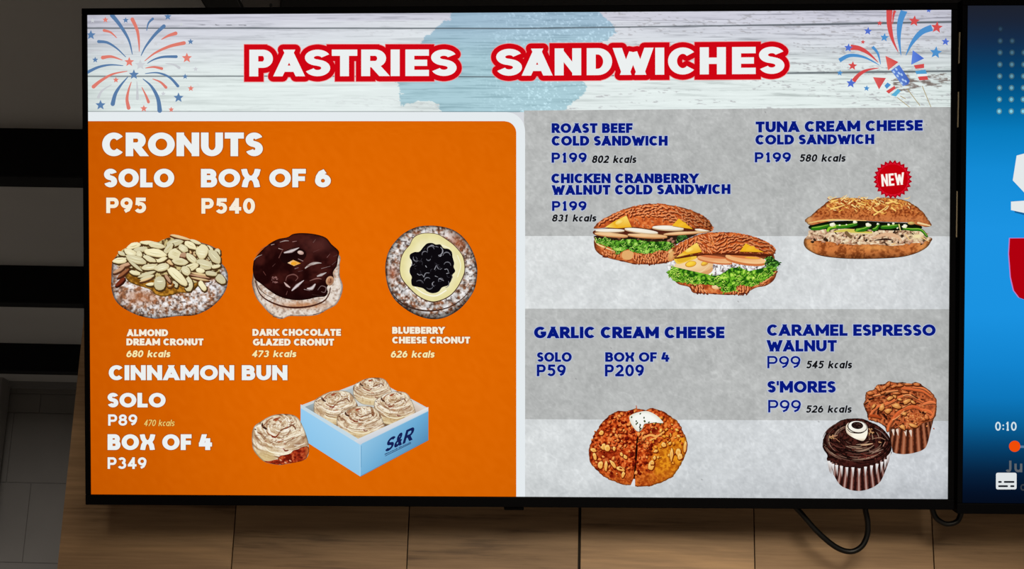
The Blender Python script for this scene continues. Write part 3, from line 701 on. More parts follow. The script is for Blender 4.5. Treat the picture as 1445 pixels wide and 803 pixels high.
a.blob([(165, 400), (170, 350), (300, 320), (700, 350), (830, 420), (790, 500), (720, 543), (640, 545), (580, 565), (500, 578), (430, 560), (380, 515), (270, 480), (200, 450)], fn, (480, 440))
a.build('caramel_filling', pic)
FL = [(650,62,100,14,14,1),(600,112,78,36,-12,0),(370,110,75,20,4,0),(240,135,62,30,-15,0),(440,132,75,30,10,0),(300,168,75,26,-10,0),(780,102,55,16,20,0),(735,132,62,32,25,0),(900,160,42,26,30,0),(970,190,28,38,0,0),(140,205,42,20,20,0),(215,195,62,36,25,0),(545,160,66,28,-48,0),(430,197,105,40,10,0),(835,188,62,72,10,0),(670,157,48,34,30,0),(290,213,28,36,0,0),(600,212,62,58,20,0),(675,215,36,26,0,2),(745,247,66,32,42,0),(945,228,80,46,45,0),(260,256,108,36,14,0),(120,263,64,30,-5,0),(380,250,62,25,25,0),(490,255,56,20,-20,0),(640,272,72,36,5,0),(860,300,88,44,14,0),(960,316,42,18,-10,0),(170,302,62,15,-18,2),(115,345,60,16,-30,2),(150,375,70,14,-38,3),(385,320,74,31,-5,0),(260,312,82,15,38,0),(490,322,76,38,-15,0),(725,330,92,34,-20,0),(698,352,52,38,30,0),(255,370,48,20,10,0),(350,385,84,18,-18,0),(360,412,74,15,-17,0),(345,432,60,9,-17,1),(820,352,46,26,15,0),(840,388,104,11,10,1),(820,402,95,8,10,2),(820,426,82,10,10,1),(920,376,60,24,5,0),(125,450,58,18,-46,4),(390,470,42,15,-5,0),(605,472,22,36,-20,0),(555,470,30,32,-10,5),(540,420,14,52,-35,2),(720,468,40,70,-10,0),(1000,425,52,40,42,0),(840,482,26,60,-38,0),(625,398,115,48,42,0),(470,460,54,70,0,0)]
PAL = {0: ((234, 225, 186), (192, 170, 112), (74, 50, 24)), 1: ((224, 196, 146), (172, 120, 70), (86, 50, 28)), 2: ((206, 164, 130), (150, 98, 66), (80, 44, 26)), 3: ((168, 104, 66), (112, 58, 34), (66, 30, 18)), 4: ((128, 52, 30), (84, 28, 16), (50, 18, 10)), 5: ((196, 130, 62), (150, 90, 34), (86, 50, 20))}
heap = Art(z, fr)
def fn(x, y, u, v, t): return mixc((84, 58, 28), (206, 188, 130), sst(.42, .6, fbm(x, y, 4.5, 3, 6)))
heap.blob([(75, 290), (110, 195), (200, 140), (320, 100), (440, 105), (560, 62), (760, 96), (910, 140), (990, 200), (985, 330), (1000, 400), (840, 420), (760, 470), (600, 450), (470, 440), (300, 410), (170, 340)], fn, (540, 270), smooth=5, rough=.05)
heap.build('almond_heap', pic)
rg = random.Random(77)
FL = [(rg.uniform(110, 960), rg.uniform(130, 330), rg.uniform(36, 60), rg.uniform(16, 30), rg.uniform(-50, 50), rg.choice((0, 0, 0, 1))) for k in range(26)] + FL
for i, (cx, cy, rx, ry, an, p) in enumerate(FL):
    a = Art(z, fr); A, B, D = PAL[p]; w = .1 if (rx, ry) == (54, 70) else .42 if min(rx, ry) > 16 else .25; rx, ry = rx * .96, ry * .9; k = rg.uniform(.88, 1.06); A = tuple(q * k for q in A)
    a.ell(cx + 5, cy + 9, rx + 8, ry + 8, an, D, wob=w, seed=i, seg=14)
    a.ell(cx, cy, rx, ry, an, tuple(.45 * q + .55 * r for q, r in zip(A, B)), wob=w, seed=i, seg=14)
    a.ell(cx - 1, cy - 3, rx * .93, ry * .88, an, A, tuple(.8 * q + .2 * r for q, r in zip(A, B)), wob=w, seed=i, seg=14, lx=-.4 + .3 * math.sin(i), ly=-.85)
    if min(rx, ry) > 25:
        c_, s_ = math.cos(math.radians(an)), math.sin(math.radians(an)); q = np.array((c_, s_)); n_ = np.array((-s_, c_))
        for h in range(3): o = np.array((cx, cy)) + n_ * ry * rg.uniform(-.5, .4); a.stroke([o - q * rx * .5, o + n_ * 3, o + q * rx * .5], 2, rg.choice(((204, 192, 140), (244, 240, 206))), 2, 6)
    a.build('almond_flake', pic)

# chocolate cronut
fr = crop(350, 325, .16185); z = ZC(PZ)
a = Art(z, fr); sf = sugar(33, (176, 116, 74), (226, 212, 198), .07, (96, 62, 44))
def fn(x, y, u, v, t):
    c = sf(x, y); c = mixc(c, (228, 216, 204), .45); c = mixc(c, (188, 116, 66), np.exp(-((u - 480) / 190) ** 2 - ((v - 655) / 26) ** 2) * .7)
    c = mixc(c, (150, 118, 96), sst(110, 30, u) * .6)
    return rim_dark(c, t, .95, .4)
a.blob([(38, 430), (42, 500), (75, 590), (130, 660), (190, 725), (250, 762), (300, 772), (360, 748), (480, 748), (600, 738), (690, 692), (770, 645), (815, 560), (826, 480), (800, 395), (800, 300), (790, 210), (600, 120), (300, 150), (80, 300)], fn, (420, 450))
a.stroke([(62, 440), (100, 545), (170, 610), (300, 662), (430, 674), (560, 658), (660, 618), (705, 560), (720, 500)], 7, (74, 36, 24), 7, 18)
a.stroke([(60, 400), (90, 490), (150, 555), (240, 600)], 10, (120, 96, 80), 6)
a.stroke([(220, 752), (300, 765)], 7, (90, 50, 34), 3); a.stroke([(570, 735), (660, 712)], 6, (90, 50, 34), 3)
pic = a.build('chocolate_cronut_picture', tv, 'dusted cronut under shiny dark chocolate, above DARK CHOCOLATE GLAZED CRONUT')
a = Art(z, fr)
GL = [(44, 310), (58, 250), (105, 190), (180, 122), (260, 78), (345, 60), (395, 32), (480, 24), (590, 35), (680, 65), (730, 122), (792, 182), (786, 240), (775, 310), (742, 365), (745, 430), (692, 490), (696, 540), (672, 576), (600, 584), (520, 602), (430, 610), (330, 596), (250, 566), (180, 520), (118, 470), (62, 425), (44, 365)]
def fn(x, y, u, v, t):
    n = fbm(x, y, 14, 3, 44); c = mixc((30, 6, 6), (64, 24, 20), sst(.3, .75, n) * (1 - .5 * sst(350, 600, v)))
    c = mixc(c, (84, 42, 38), .75 * np.exp(-((u - 620) / 170) ** 2 - ((v - 120) / 90) ** 2)); c = mixc(c, (18, 3, 4), sst(480, 600, v) * .6)
    return mixc(c, (16, 4, 4), sst(.95, 1, t) * .8)
a.blob(GL, fn, (400, 320))
a.ell(395, 225, 118, 70, -12, (22, 5, 6), (34, 12, 10))
HI = [([(318, 195), (380, 180), (445, 152)], 26, 8, (232, 222, 222)), ([(268, 158), (306, 170)], 16, 6, (206, 176, 170)), ([(300, 175), (270, 240)], 10, 16, (120, 76, 70)), ([(500, 330), (545, 298), (600, 285), (642, 286)], 22, 5, (222, 212, 206)), ([(520, 312), (580, 284)], 14, 4, (150, 110, 100)), ([(318, 455), (340, 480), (366, 498)], 14, 18, (236, 206, 200)), ([(385, 524), (430, 482), (488, 436)], 24, 8, (238, 228, 230)), ([(520, 508), (556, 505), (586, 470)], 28, 24, (236, 226, 226)), ([(490, 515), (540, 525)], 10, 6, (200, 180, 180)), ([(605, 400), (640, 388), (684, 368)], 22, 8, (214, 204, 202)), ([(640, 334), (720, 312)], 10, 4, (170, 150, 148)), ([(204, 128), (230, 120)], 12, 8, (222, 190, 184)), ([(278, 104), (320, 92), (356, 92)], 5, 8, (200, 184, 180)), ([(390, 100), (425, 94)], 12, 6, (196, 150, 146)), ([(52, 262), (80, 232), (122, 214)], 5, 7, (186, 172, 166)), ([(70, 215), (120, 165), (180, 128)], 3, 4, (120, 96, 92)), ([(570, 106), (590, 80)], 16, 8, (116, 84, 80)), ([(570, 190), (622, 168)], 8, 6, (104, 64, 62)), ([(690, 236), (716, 206)], 14, 6, (128, 88, 86)), ([(215, 315), (240, 290)], 8, 4, (110, 70, 68)), ([(135, 360), (156, 392)], 12, 8, (116, 64, 60)), ([(330, 440), (345, 400), (400, 385), (435, 410), (415, 440)], 10, 8, (134, 88, 82)), ([(410, 335), (440, 325)], 16, 10, (150, 120, 128)), ([(440, 360), (480, 350)], 10, 4, (110, 80, 80)), ([(540, 440), (600, 420), (640, 425)], 10, 12, (150, 104, 96)), ([(610, 520), (640, 485), (680, 500), (670, 540), (640, 535)], 8, 8, (134, 112, 112)), ([(440, 250), (480, 268)], 14, 18, (160, 130, 128)), ([(335, 560), (345, 530)], 14, 8, (112, 70, 66)), ([(745, 230), (780, 215)], 6, 10, (90, 64, 60)), ([(560, 560), (660, 575)], 4, 4, (86, 60, 56)), ([(735, 300), (770, 270)], 8, 3, (120, 100, 98))]
for P, w, w1, c in HI: a.stroke(P, w * .5, tuple(.45 * q + .55 * r for q, r in zip(c, (70, 34, 30))), w1 * .5, max(w, w1) * 1.25); a.stroke(P, w * .3, tuple(.88 * q for q in c), w1 * .3, max(w, w1) * .72)
rg = random.Random(3)
for i in range(16): q = (rg.uniform(195, 260), rg.uniform(405, 455)); a.stroke([q, (q[0] + rg.uniform(-14, 14), q[1] + rg.uniform(-14, 14))], 7, (150, 104, 100), 3)
a.ell(460, 195, 28, 17, 15, (214, 188, 176), (170, 130, 120))
a.poly([(346, 284), (396, 258), (462, 288), (402, 311)], [(240, 200, 160), (232, 172, 92), (236, 160, 40), (240, 196, 120)])
a.ell(400, 290, 26, 15, 0, (240, 168, 40), (226, 150, 50))
a.ell(715, 440, 34, 42, 20, (206, 160, 124), (150, 104, 74)); a.ell(716, 440, 20, 26, 20, (176, 120, 86), (120, 70, 50)); a.stroke([(722, 425), (716, 455)], 6, (50, 20, 16), 4)
a.build('chocolate_glaze', pic)

# blueberry cronut
fr = crop(538, 312, .17933); z = ZC(PZ)
a = Art(z, fr); sf = sugar(61, (142, 88, 58), (224, 221, 220), .02, (60, 42, 36))
def fn(x, y, u, v, t):
    c = sf(x, y); ang = np.arctan2(v - 400, u - 395)
    c = mixc(c, (150, 76, 44), np.exp(-((u - 590) / 70) ** 2 - ((v - 170) / 80) ** 2) * .6); c = mixc(c, (158, 84, 56), np.exp(-((u - 90) / 50) ** 2 - ((v - 410) / 50) ** 2) * .6)
    return rim_dark(c * (1.07 - .26 * sst(.82, .99, t) - .25 * sst(560, 700, v) * sst(.8, .95, t) - .18 * np.exp(-((t - .74) / .05) ** 2))[:, None], t, .95, .55)
a.blob([(34, 335), (58, 240), (110, 160), (180, 95), (270, 50), (360, 36), (470, 42), (570, 72), (650, 132), (712, 222), (750, 330), (755, 430), (730, 545), (660, 650), (580, 720), (480, 765), (380, 770), (280, 742), (190, 692), (110, 622), (60, 535), (36, 430)], fn, (395, 400))
a.stroke([(45, 470), (80, 560), (150, 635), (260, 690), (400, 706), (540, 675), (650, 600), (720, 510)], 4, (64, 40, 30), 4, 13)
pic = a.build('blueberry_cronut_picture', tv, 'round dusted cronut filled with cream and blueberries, above BLUEBERRY CHEESE CRONUT')
CRM = [(250, 140), (290, 110), (350, 97), (440, 105), (510, 145), (580, 200), (640, 280), (655, 380), (635, 450), (590, 530), (530, 590), (440, 628), (370, 625), (290, 585), (220, 520), (165, 450), (148, 380), (160, 290), (190, 230), (225, 190)]
a = Art(z, fr); a.shape([((q[0] - 400) * 1.025 + 400, (q[1] - 365) * 1.025 + 367) for q in CRM], (72, 46, 30))
def fn(x, y, u, v, t):
    c = mixc((242, 237, 200), (228, 218, 154), sst(.6, .98, t)); c = mixc(c, (232, 224, 172), np.full(len(x), .3))
    return c + ((fbm(x, y, 8, 2, 4) - .5) * 10)[:, None]
a.blob(CRM, fn, (400, 365))
a.stroke([(222, 400), (240, 330), (228, 290)], 10, (250, 248, 232), 8); a.stroke([(265, 520), (340, 572), (430, 588), (510, 545)], 8, (250, 247, 226), 10); a.stroke([(600, 270), (625, 350), (600, 440)], 6, (246, 243, 214), 6); a.stroke([(480, 190), (540, 215)], 8, (248, 244, 216), 6)
a.build('cheese_cream', pic)
a = Art(z, fr)
BER = [(225, 290), (228, 262), (262, 244), (300, 240), (335, 200), (362, 176), (400, 172), (430, 184), (465, 184), (490, 212), (530, 220), (556, 245), (562, 285), (574, 330), (570, 360), (582, 395), (560, 425), (552, 465), (525, 505), (480, 522), (450, 556), (405, 568), (365, 556), (330, 530), (285, 518), (245, 508), (236, 470), (240, 440), (224, 405), (226, 370), (242, 340), (238, 310)]
a.shape(BER, (12, 9, 13))
rg = random.Random(8)
def curl(cx, cy, r, a0, a1, w, c): a.stroke([(cx + r * math.cos(t), cy + r * math.sin(t)) for t in np.radians(np.linspace(a0, a1, 5))], w * .4, c, w * .3, w)
for cx, cy, r, a0, a1, w, g in [(390, 225, 28, 150, 350, 9, 120), (450, 235, 34, -60, 90, 10, 150), (462, 262, 14, 20, 140, 7, 190), (345, 262, 24, 170, 320, 9, 110), (278, 290, 26, 60, 200, 9, 120), (262, 300, 20, -60, 40, 5, 90), (372, 292, 18, 20, 160, 9, 110), (515, 275, 30, 190, 350, 9, 120), (520, 350, 28, 200, 360, 8, 110), (300, 500, 34, 230, 340, 9, 90), (365, 470, 26, 180, 320, 8, 120), (380, 505, 30, 20, 140, 8, 90), (420, 495, 18, 100, 260, 9, 140), (500, 490, 34, -30, 80, 8, 120), (470, 470, 20, 160, 330, 8, 110), (540, 440, 20, -60, 60, 6, 90), (400, 210, 20, 200, 340, 8, 150), (250, 330, 16, 20, 170, 6, 100)]: curl(cx, cy, r, a0, a1, w, (g, g, g + 8))
for P, g in [([(285, 415), (300, 425), (320, 422), (335, 440)], 140), ([(335, 440), (350, 410), (380, 408)], 150), ([(420, 380), (436, 348), (445, 370), (458, 378)], 150), ([(500, 380), (520, 378), (530, 400)], 150), ([(515, 412), (535, 408)], 160), ([(425, 432), (445, 440)], 140), ([(455, 452), (478, 462), (492, 470)], 150), ([(350, 352), (358, 365)], 170), ([(465, 380), (478, 372)], 110), ([(430, 200), (450, 205)], 120)]: a.stroke(P, 6, (g, g, g + 8), 3)
for i in range(26):
    t = rg.uniform(0, 6.28); r = 150 * math.sqrt(rg.random()); curl(400 + r * math.cos(t), 370 + r * math.sin(t), rg.uniform(10, 22), t0 := rg.uniform(0, 360), t0 + rg.uniform(60, 140), 4, (58, 56, 64))
a.build('blueberry_topping', pic)

# cinnamon bun and box of four
def icing(u, v, x, y, seed):
    du, dv = u - 390, (v - 215) * 1.25; r = np.hypot(du, dv); th = np.arctan2(dv, du); w = 34 * (fbm(u, v, 90, 2, seed) - .5)
    sw = fbm((r + 24 * th + w), th * 60, 20, 3, seed + 9, 46); n = fbm(x, y, 7, 3, seed); k = fbm(x, y, 2.6, 2, seed + 3)
    c = mixc((192, 162, 126), (234, 219, 192), sst(.3, .62, .5 * n + .5 * sw)); c = mixc(c, (126, 78, 48), sst(.42, .28, sw) * .85 * sst(.25, .55, n)); c = mixc(c, (150, 108, 76), sst(.36, .24, k) * .5); return mixc(c, (252, 247, 234), sst(.6, .75, sw) * .8)
BUN = [(58, 440), (60, 300), (95, 225), (170, 172), (260, 118), (350, 88), (470, 78), (580, 95), (650, 148), (700, 240), (735, 330), (768, 450), (772, 560), (738, 640), (640, 680), (500, 705), (420, 720), (300, 706), (205, 675), (120, 595), (72, 520)]
SW_ = [([(188, 190), (186, 215), (205, 245), (235, 265)], 8, 24, (64, 34, 24)), ([(195, 235), (225, 200), (262, 155), (320, 118)], 10, 5, (150, 96, 66)), ([(245, 240), (240, 200), (275, 150), (330, 128)], 5, 8, (172, 122, 88)), ([(330, 155), (365, 140), (420, 122)], 20, 8, (150, 74, 44)), ([(350, 165), (390, 150)], 16, 8, (170, 84, 50)), ([(300, 350), (345, 368), (375, 350), (400, 318)], 14, 10, (134, 54, 30)), ([(245, 300), (265, 330), (310, 350)], 8, 10, (150, 80, 50)), ([(315, 365), (350, 375)], 22, 14, (128, 48, 26)), ([(415, 290), (450, 268), (500, 252), (560, 220), (600, 200)], 14, 8, (124, 76, 50)), ([(520, 215), (560, 218), (590, 240), (605, 270)], 7, 14, (120, 70, 44)), ([(120, 300), (145, 320), (180, 335)], 6, 10, (130, 74, 46)), ([(95, 270), (106, 276)], 18, 12, (92, 40, 24)), ([(110, 345), (150, 345)], 8, 5, (140, 90, 60)), ([(390, 425), (430, 425)], 20, 10, (190, 130, 96)), ([(480, 470), (500, 430), (560, 400), (640, 360), (700, 330)], 8, 4, (150, 116, 84)), ([(440, 380), (520, 345), (600, 300), (660, 270)], 5, 4, (190, 162, 124)), ([(420, 330), (500, 310), (580, 280)], 4, 4, (164, 130, 98)), ([(250, 480), (290, 500), (310, 490)], 9, 5, (170, 140, 96)), ([(440, 100), (450, 130), (480, 120)], 5, 5, (150, 116, 84)), ([(500, 160), (530, 190), (580, 180), (590, 140)], 5, 5, (164, 128, 94)), ([(620, 200), (650, 240), (670, 300)], 4, 4, (176, 140, 106)), ([(400, 100), (420, 150), (410, 200), (370, 240)], 5, 4, (186, 154, 118)), ([(150, 400), (180, 440), (170, 480)], 6, 4, (176, 146, 104)), ([(90, 400), (110, 470), (140, 530)], 5, 4, (186, 158, 112)), ([(560, 450), (620, 440), (680, 420)], 5, 3, (180, 150, 118)), ([(300, 230), (340, 250), (360, 220)], 5, 5, (178, 138, 104)), ([(450, 510), (475, 540), (510, 535)], 6, 16, (130, 66, 50)), ([(340, 460), (350, 500), (400, 500)], 5, 5, (184, 156, 116))]
LITE = [([(225, 505), (270, 545), (340, 570), (440, 585), (530, 570), (560, 540)], 12, 8, (246, 238, 210)), ([(460, 400), (540, 370), (640, 335), (700, 345)], 10, 6, (244, 236, 216)), ([(250, 450), (280, 470), (310, 450)], 12, 8, (240, 230, 200)), ([(430, 310), (520, 280), (600, 290)], 10, 5, (246, 238, 220)), ([(480, 130), (500, 170), (560, 150)], 10, 8, (248, 240, 226)), ([(120, 240), (150, 220), (180, 215)], 10, 8, (248, 240, 226)), ([(440, 520), (460, 510)], 14, 8, (226, 190, 176)), ([(590, 470), (660, 470), (720, 450)], 8, 8, (240, 230, 212))]
def bun_top(a, seed, simple=False):
    def fn(x, y, u, v, t):
        c = icing(u, v, x, y, seed); c = mixc(c, (208, 182, 124), sst(480, 620, v) * sst(420, 260, u) * .75 if not simple else sst(480, 620, v) * .5)
        c = mixc(c, (186, 158, 132), np.exp(-((u - 620) / 110) ** 2 - ((v - 430) / 50) ** 2) * .5)
        return rim_dark(c, t, .94, .35)
    a.blob(BUN, fn, (410, 400), step=.9)
    for P, w, w1, c in LITE + SW_: a.stroke(P, w, c, w1, max(w, w1) * 1.35)
    rg = random.Random(seed)
    for i in range(36):
        q = np.array((rg.gauss(410, 160), rg.gauss(320, 130)))
        if ((q[0] - 410) / 310) ** 2 + ((q[1] - 370) / 250) ** 2 > 1: continue
        d = np.array((rg.uniform(14, 34), -rg.uniform(2, 20))); m = rg.choice([(140, 96, 64), (176, 132, 96), (120, 74, 50), (246, 238, 222), (150, 70, 44)])
        a.stroke([q, q + d * .5 + np.array((0, rg.uniform(-9, 9))), q + d], 6, m, 3, 11)
zb = ZC(PZ)
frE = crop(418, 528, .18672)
a = Art(zb, frE)
a.poly([(36, 236), (575, 26), (1000, 258), (486, 530)], (204, 208, 208))
a.poly([(58, 250), (574, 42), (574, 130), (140, 330), (100, 300)], [(150, 166, 172), (196, 206, 208), (186, 196, 196), (120, 118, 110), (128, 140, 146)])
a.poly([(574, 36), (985, 262), (880, 320), (574, 130)], [(216, 214, 204), (226, 214, 204), (176, 150, 128), (170, 150, 120)])
a.poly([(120, 330), (880, 300), (490, 505)], (120, 88, 60))
pic = a.build('bun_box_picture', tv, 'open pale blue box of four iced cinnamon buns')
for i, (cx, cy, sc, sy) in enumerate(((578, 132, .42, .33), (306, 262, .49, .43), (744, 258, .44, .40), (488, 370, .51, .41))):
    f2 = (lambda cx, cy, sc, sy: lambda P: frE((np.asarray(P, float).reshape(-1, 2) - [410, 400]) * [sc, sy] + [cx, cy]))(cx, cy, sc, sy)
    b = Art(zb, f2); bun_top(b, 70 + i, True); b.build('boxed_bun', pic)
a = Art(zb, frE)
a.poly([(36, 226), (36, 258), (486, 536), (494, 500)], [(196, 216, 226)] * 4)
a.poly([(440, 500), (1000, 246), (1000, 276), (486, 535)], [(214, 218, 222), (226, 226, 226), (206, 214, 222), (196, 206, 218)])
a.poly([(36, 254), (486, 532), (486, 771), (36, 482)], [(150, 204, 240), (158, 206, 236), (146, 196, 228), (138, 196, 234)])
a.poly([(486, 532), (1000, 278), (1000, 496), (486, 771)], [(142, 194, 226), (104, 168, 210), (84, 140, 182), (116, 176, 214)])
a.stroke([(486, 534), (486, 768)], 5, (176, 214, 238), 4); a.stroke([(494, 540), (493, 700)], 4, (96, 152, 190), 3)
a.stroke([(486, 771), (1000, 496)], 4, (80, 124, 160), 4); a.stroke([(500, 524), (1000, 278)], 4, (150, 196, 222), 4)
a.build('box_side', pic)
NAVY = (20, 30, 84)
a = Art(zb, frE)
def para(Q):   # unit square -> the printed face of the box
    o = np.array((672., 590.)); e = np.array((206., -96.)); uq = np.array((10., -98.))
    return o + Q[:, :1] * e + Q[:, 1:] * uq
for ch, x0, x1 in (('S', 0, .30), ('&', .33, .61), ('R', .66, 1.0)):
    for q in glyph(ch, .66, .2): 
        Q = q.copy(); Q[:, 0] = x0 + q[:, 0] / .66 * (x1 - x0) + (q[:, 1] - .2) * .10; a.poly(para(Q), NAVY)
rg = random.Random(5); x = 0.0
while x < .97:
    w = rg.uniform(.012, .028); h_ = rg.uniform(.06, .1)
    a.poly(para(np.array([(x, -.19), (x + w, -.19), (x + w, -.19 + h_), (x, -.19 + h_)])), NAVY); x += w + .008
    if abs(x - .5) < .02: x += .03
a.stroke([(676, 615), (868, 521)], 4, NAVY, 4)
a.build('shop_lettering', pic, 'navy shop lettering on the box side')
fr = crop(350, 575, .11203)
a = Art(zb, fr); bun_top(a, 91); pic = a.build('cinnamon_bun_picture', tv, 'single iced cinnamon bun with a red-brown cut side')
a = Art(zb, fr)
def fn(x, y, u, v, t):
    n = fbm(x, y, 3.0, 3, 12); c = mixc((104, 22, 10), (168, 52, 24), sst(.3, .62, n)); c = mixc(c, (206, 110, 60), sst(.62, .76, n) * .8); c = mixc(c, (196, 110, 56), sst(700, 760, u) * .8)
    return rim_dark(c, t, .9, .45)
a.blob([(384, 640), (420, 604), (470, 594), (540, 574), (580, 536), (640, 520), (690, 492), (764, 488), (768, 560), (735, 640), (640, 680), (500, 702), (425, 716), (396, 690)], fn, (580, 620), smooth=4, rough=.1)
a.blob([(215, 668), (270, 672), (330, 658), (385, 652), (410, 712), (300, 702), (230, 682)], fn, (310, 684), smooth=4, rough=.15)
for q in ((540, 668), (480, 690), (420, 660)): a.ell(q[0], q[1], 18, 10, 30, (226, 170, 130), (180, 90, 60))
a.build('cut_dough', pic)

# lettuce, seeds and crusts used in the sandwich pictures
def lettuce(a, top, bot, n, seed, light=(178, 222, 104), mid=(98, 168, 44), dark=(26, 66, 16), sc=26):
    rg = random.Random(seed)
    def fn(x, y, u, v, t):
        r = np.abs(fbm(x, y, 8.0, 3, seed) - .5) * 2; c = mixc(dark, mid, sst(.08, .26, r)); return mixc(c, light, sst(.34, .56, r))
    a.blob(list(top) + list(bot)[::-1], fn, None, smooth=6, rough=.16, seed=seed)
    T = spline(top, 20); B = spline(bot, 20)
    for i in range(n):
        t = rg.random(); k = rg.random() ** .8; p = T[int(t * (len(T) - 1))] * (1 - k) + B[int(t * (len(B) - 1))] * k
        ln = sc * rg.uniform(.8, 1.8); an = rg.uniform(-.9, .9) + rg.choice((0, math.pi)); bend = rg.uniform(-.6, .6) * ln
        q1 = p + np.array((math.cos(an), math.sin(an))) * ln; m = (p + q1) / 2 + np.array((0, bend))
        c = rg.choice((dark, mid, mid, light, light, tuple(.5 * (p + q) for p, q in zip(mid, light)), tuple(min(255, q * 1.12 + 14) for q in light)))
        a.stroke([p + 3, m + 5, q1 + 3], 4, dark, 3, sc * .42, n=4); a.stroke([p, m, q1], 3, c, 2, sc * rg.uniform(.2, .4), n=4)
    for i in range(n // 3):
        t = rg.random(); p = B[int(t * (len(B) - 1))]; w = sc * rg.uniform(.25, .5)
        a.ell(p[0], p[1] - w * .3, w, w * .75, rg.uniform(-40, 40), rg.choice((mid, light, (136, 204, 56))), dark, wob=.8, seed=i)
def seeds(a, region, n, seed, L, W, ang, light=(236, 154, 100), body=(198, 98, 50), dark=(96, 34, 16), shade=None):
    rg = random.Random(seed); R = np.asarray(region, float); lo, hi = R.min(0), R.max(0); k = 0; pts = []
    while k < n * 40 and len(pts) < n:
        k += 1; p = np.array((rg.uniform(lo[0], hi[0]), rg.uniform(lo[1], hi[1])))
        if not inside(R, np.array([p[0]]), np.array([p[1]]))[0]: continue
        if any(abs(p[0] - q[0]) < L * .42 and abs(p[1] - q[1]) < L * .5 for q in pts): continue
        pts.append(p)
    for p in sorted(pts, key=lambda q: q[1]):
        l = L * rg.uniform(.7, 1.2); w = W * rg.uniform(.75, 1.2); an = ang(p) + rg.gauss(0, 22); f_ = 1.0 if shade is None else shade(p)
        cs = lambda c: tuple(q * f_ for q in c)
        a.ell(p[0] + W * .35, p[1] + W * .5, l * .52, w * .55, an, cs(dark), seg=10)
        a.ell(p[0], p[1], l * .48, w * .42, an, cs(light), cs(body), seg=10)
def crust(seed, A=(206, 100, 46), B=(160, 64, 26), C=(228, 140, 76), vy=(60, 340)):
    def f(x, y, u, v, t):
        n = fbm(x, y, 5, 3, seed); c = mixc(B, A, sst(.3, .6, n)); c = mixc(c, C, sst(.58, .75, n) * .7)
        return rim_dark(c, t, .9, .4)
    return f

# front and rear seeded sandwiches
frF = crop(830, 280, .12457); frG = crop(935, 320, .13077); z = ZC(PZ)
a = Art(z, frF)
BOT = [(64, 500), (80, 580), (140, 640), (250, 682), (380, 712), (520, 742), (700, 748), (860, 735), (980, 690), (1010, 560), (900, 500), (500, 480), (100, 440), (72, 460)]
a.blob(BOT, crust(14, (204, 108, 54), (160, 72, 32), (226, 150, 90)), (520, 600))
a.shape([(380, 650), (400, 600), (480, 590), (520, 640), (480, 690), (410, 690)], (226, 172, 108)); a.ell(930, 640, 34, 70, 20, (232, 196, 136), (206, 150, 90)); a.stroke([(75, 470), (110, 520), (200, 560), (300, 600)], 8, (240, 214, 150), 6, 18)
seeds(a, [(180, 560), (330, 620), (380, 680), (260, 670), (160, 630)], 12, 1, 46, 18, lambda p: 70); seeds(a, [(500, 630), (640, 600), (900, 600), (920, 700), (700, 735), (520, 720)], 60, 2, 46, 20, lambda p: 80 + (p[0] - 700) * .05)
for q in ((190, 664), (385, 708), (520, 740), (700, 744), (860, 728)): a.ell(q[0], q[1], 34, 8, 8, (96, 36, 18))
pic = a.build('sandwich_picture', tv, 'rear seeded sandwich with white slices, lettuce and cheese corners')
a = Art(z, frF)
a.shape([(80, 360), (400, 320), (760, 310), (1100, 325), (1370, 350), (1360, 385), (1100, 410), (700, 440), (300, 430), (90, 420)], (96, 44, 26))
a.shape([(78, 425), (250, 410), (450, 430), (700, 440), (900, 420), (1050, 385), (1250, 390), (1120, 460), (980, 530), (880, 590), (600, 560), (300, 520), (90, 450)], (46, 28, 18))
rg = random.Random(14)
for i in range(70):
    q = (rg.uniform(330, 1000), rg.uniform(440, 540)); a.ell(q[0], q[1], rg.uniform(8, 22), rg.uniform(5, 12), rg.uniform(-60, 60), rg.choice(((84, 48, 32), (120, 74, 52), (150, 104, 84), (30, 40, 18), (20, 14, 10))))
for q in ((940, 460), (960, 490), (910, 480), (1010, 470)): a.ell(q[0], q[1], 22, 14, -40, (176, 124, 104), (120, 74, 58))
lettuce(a, [(1000, 450), (1040, 420), (1100, 410)], [(1010, 500), (1060, 470), (1120, 440)], 14, 3, (70, 120, 50), (40, 80, 34), (16, 36, 16))
a.build('filling', pic)
a = Art(z, frF); lettuce(a, [(88, 450), (200, 462), (330, 480), (480, 460), (620, 480), (740, 490), (890, 490), (950, 540)], [(100, 500), (180, 530), (260, 560), (340, 625), (430, 570), (540, 612), (700, 622), (850, 560), (900, 600)], 150, 5); a.build('lettuce', pic)
a = Art(z, frF)
def slice_(a, cx, cy, rx, ry, an, top, rim, low): a.ell(cx, cy + ry * .55, rx, ry, an, low, seg=40); a.ell(cx, cy, rx, ry, an, top, rim, seg=40)
for s_ in ((260, 410, 190, 20, 5), (670, 420, 225, 22, 3), (1100, 388, 250, 16, -4)): slice_(a, *s_, (240, 200, 150), (220, 168, 110), (196, 128, 78))
a.shape([(420, 360), (600, 300), (760, 330), (900, 350), (1200, 345), (1240, 372), (900, 380), (800, 400), (560, 400), (430, 400), (330, 395)], (84, 34, 20))
for s_ in ((245, 362, 165, 17, 0), (600, 366, 190, 22, 7), (900, 332, 180, 24, 3), (1290, 352, 85, 18, 4)): slice_(a, *s_, (246, 240, 226), (232, 220, 200), (206, 176, 136))
a.build('meat_slices', pic)
a = Art(z, frF)
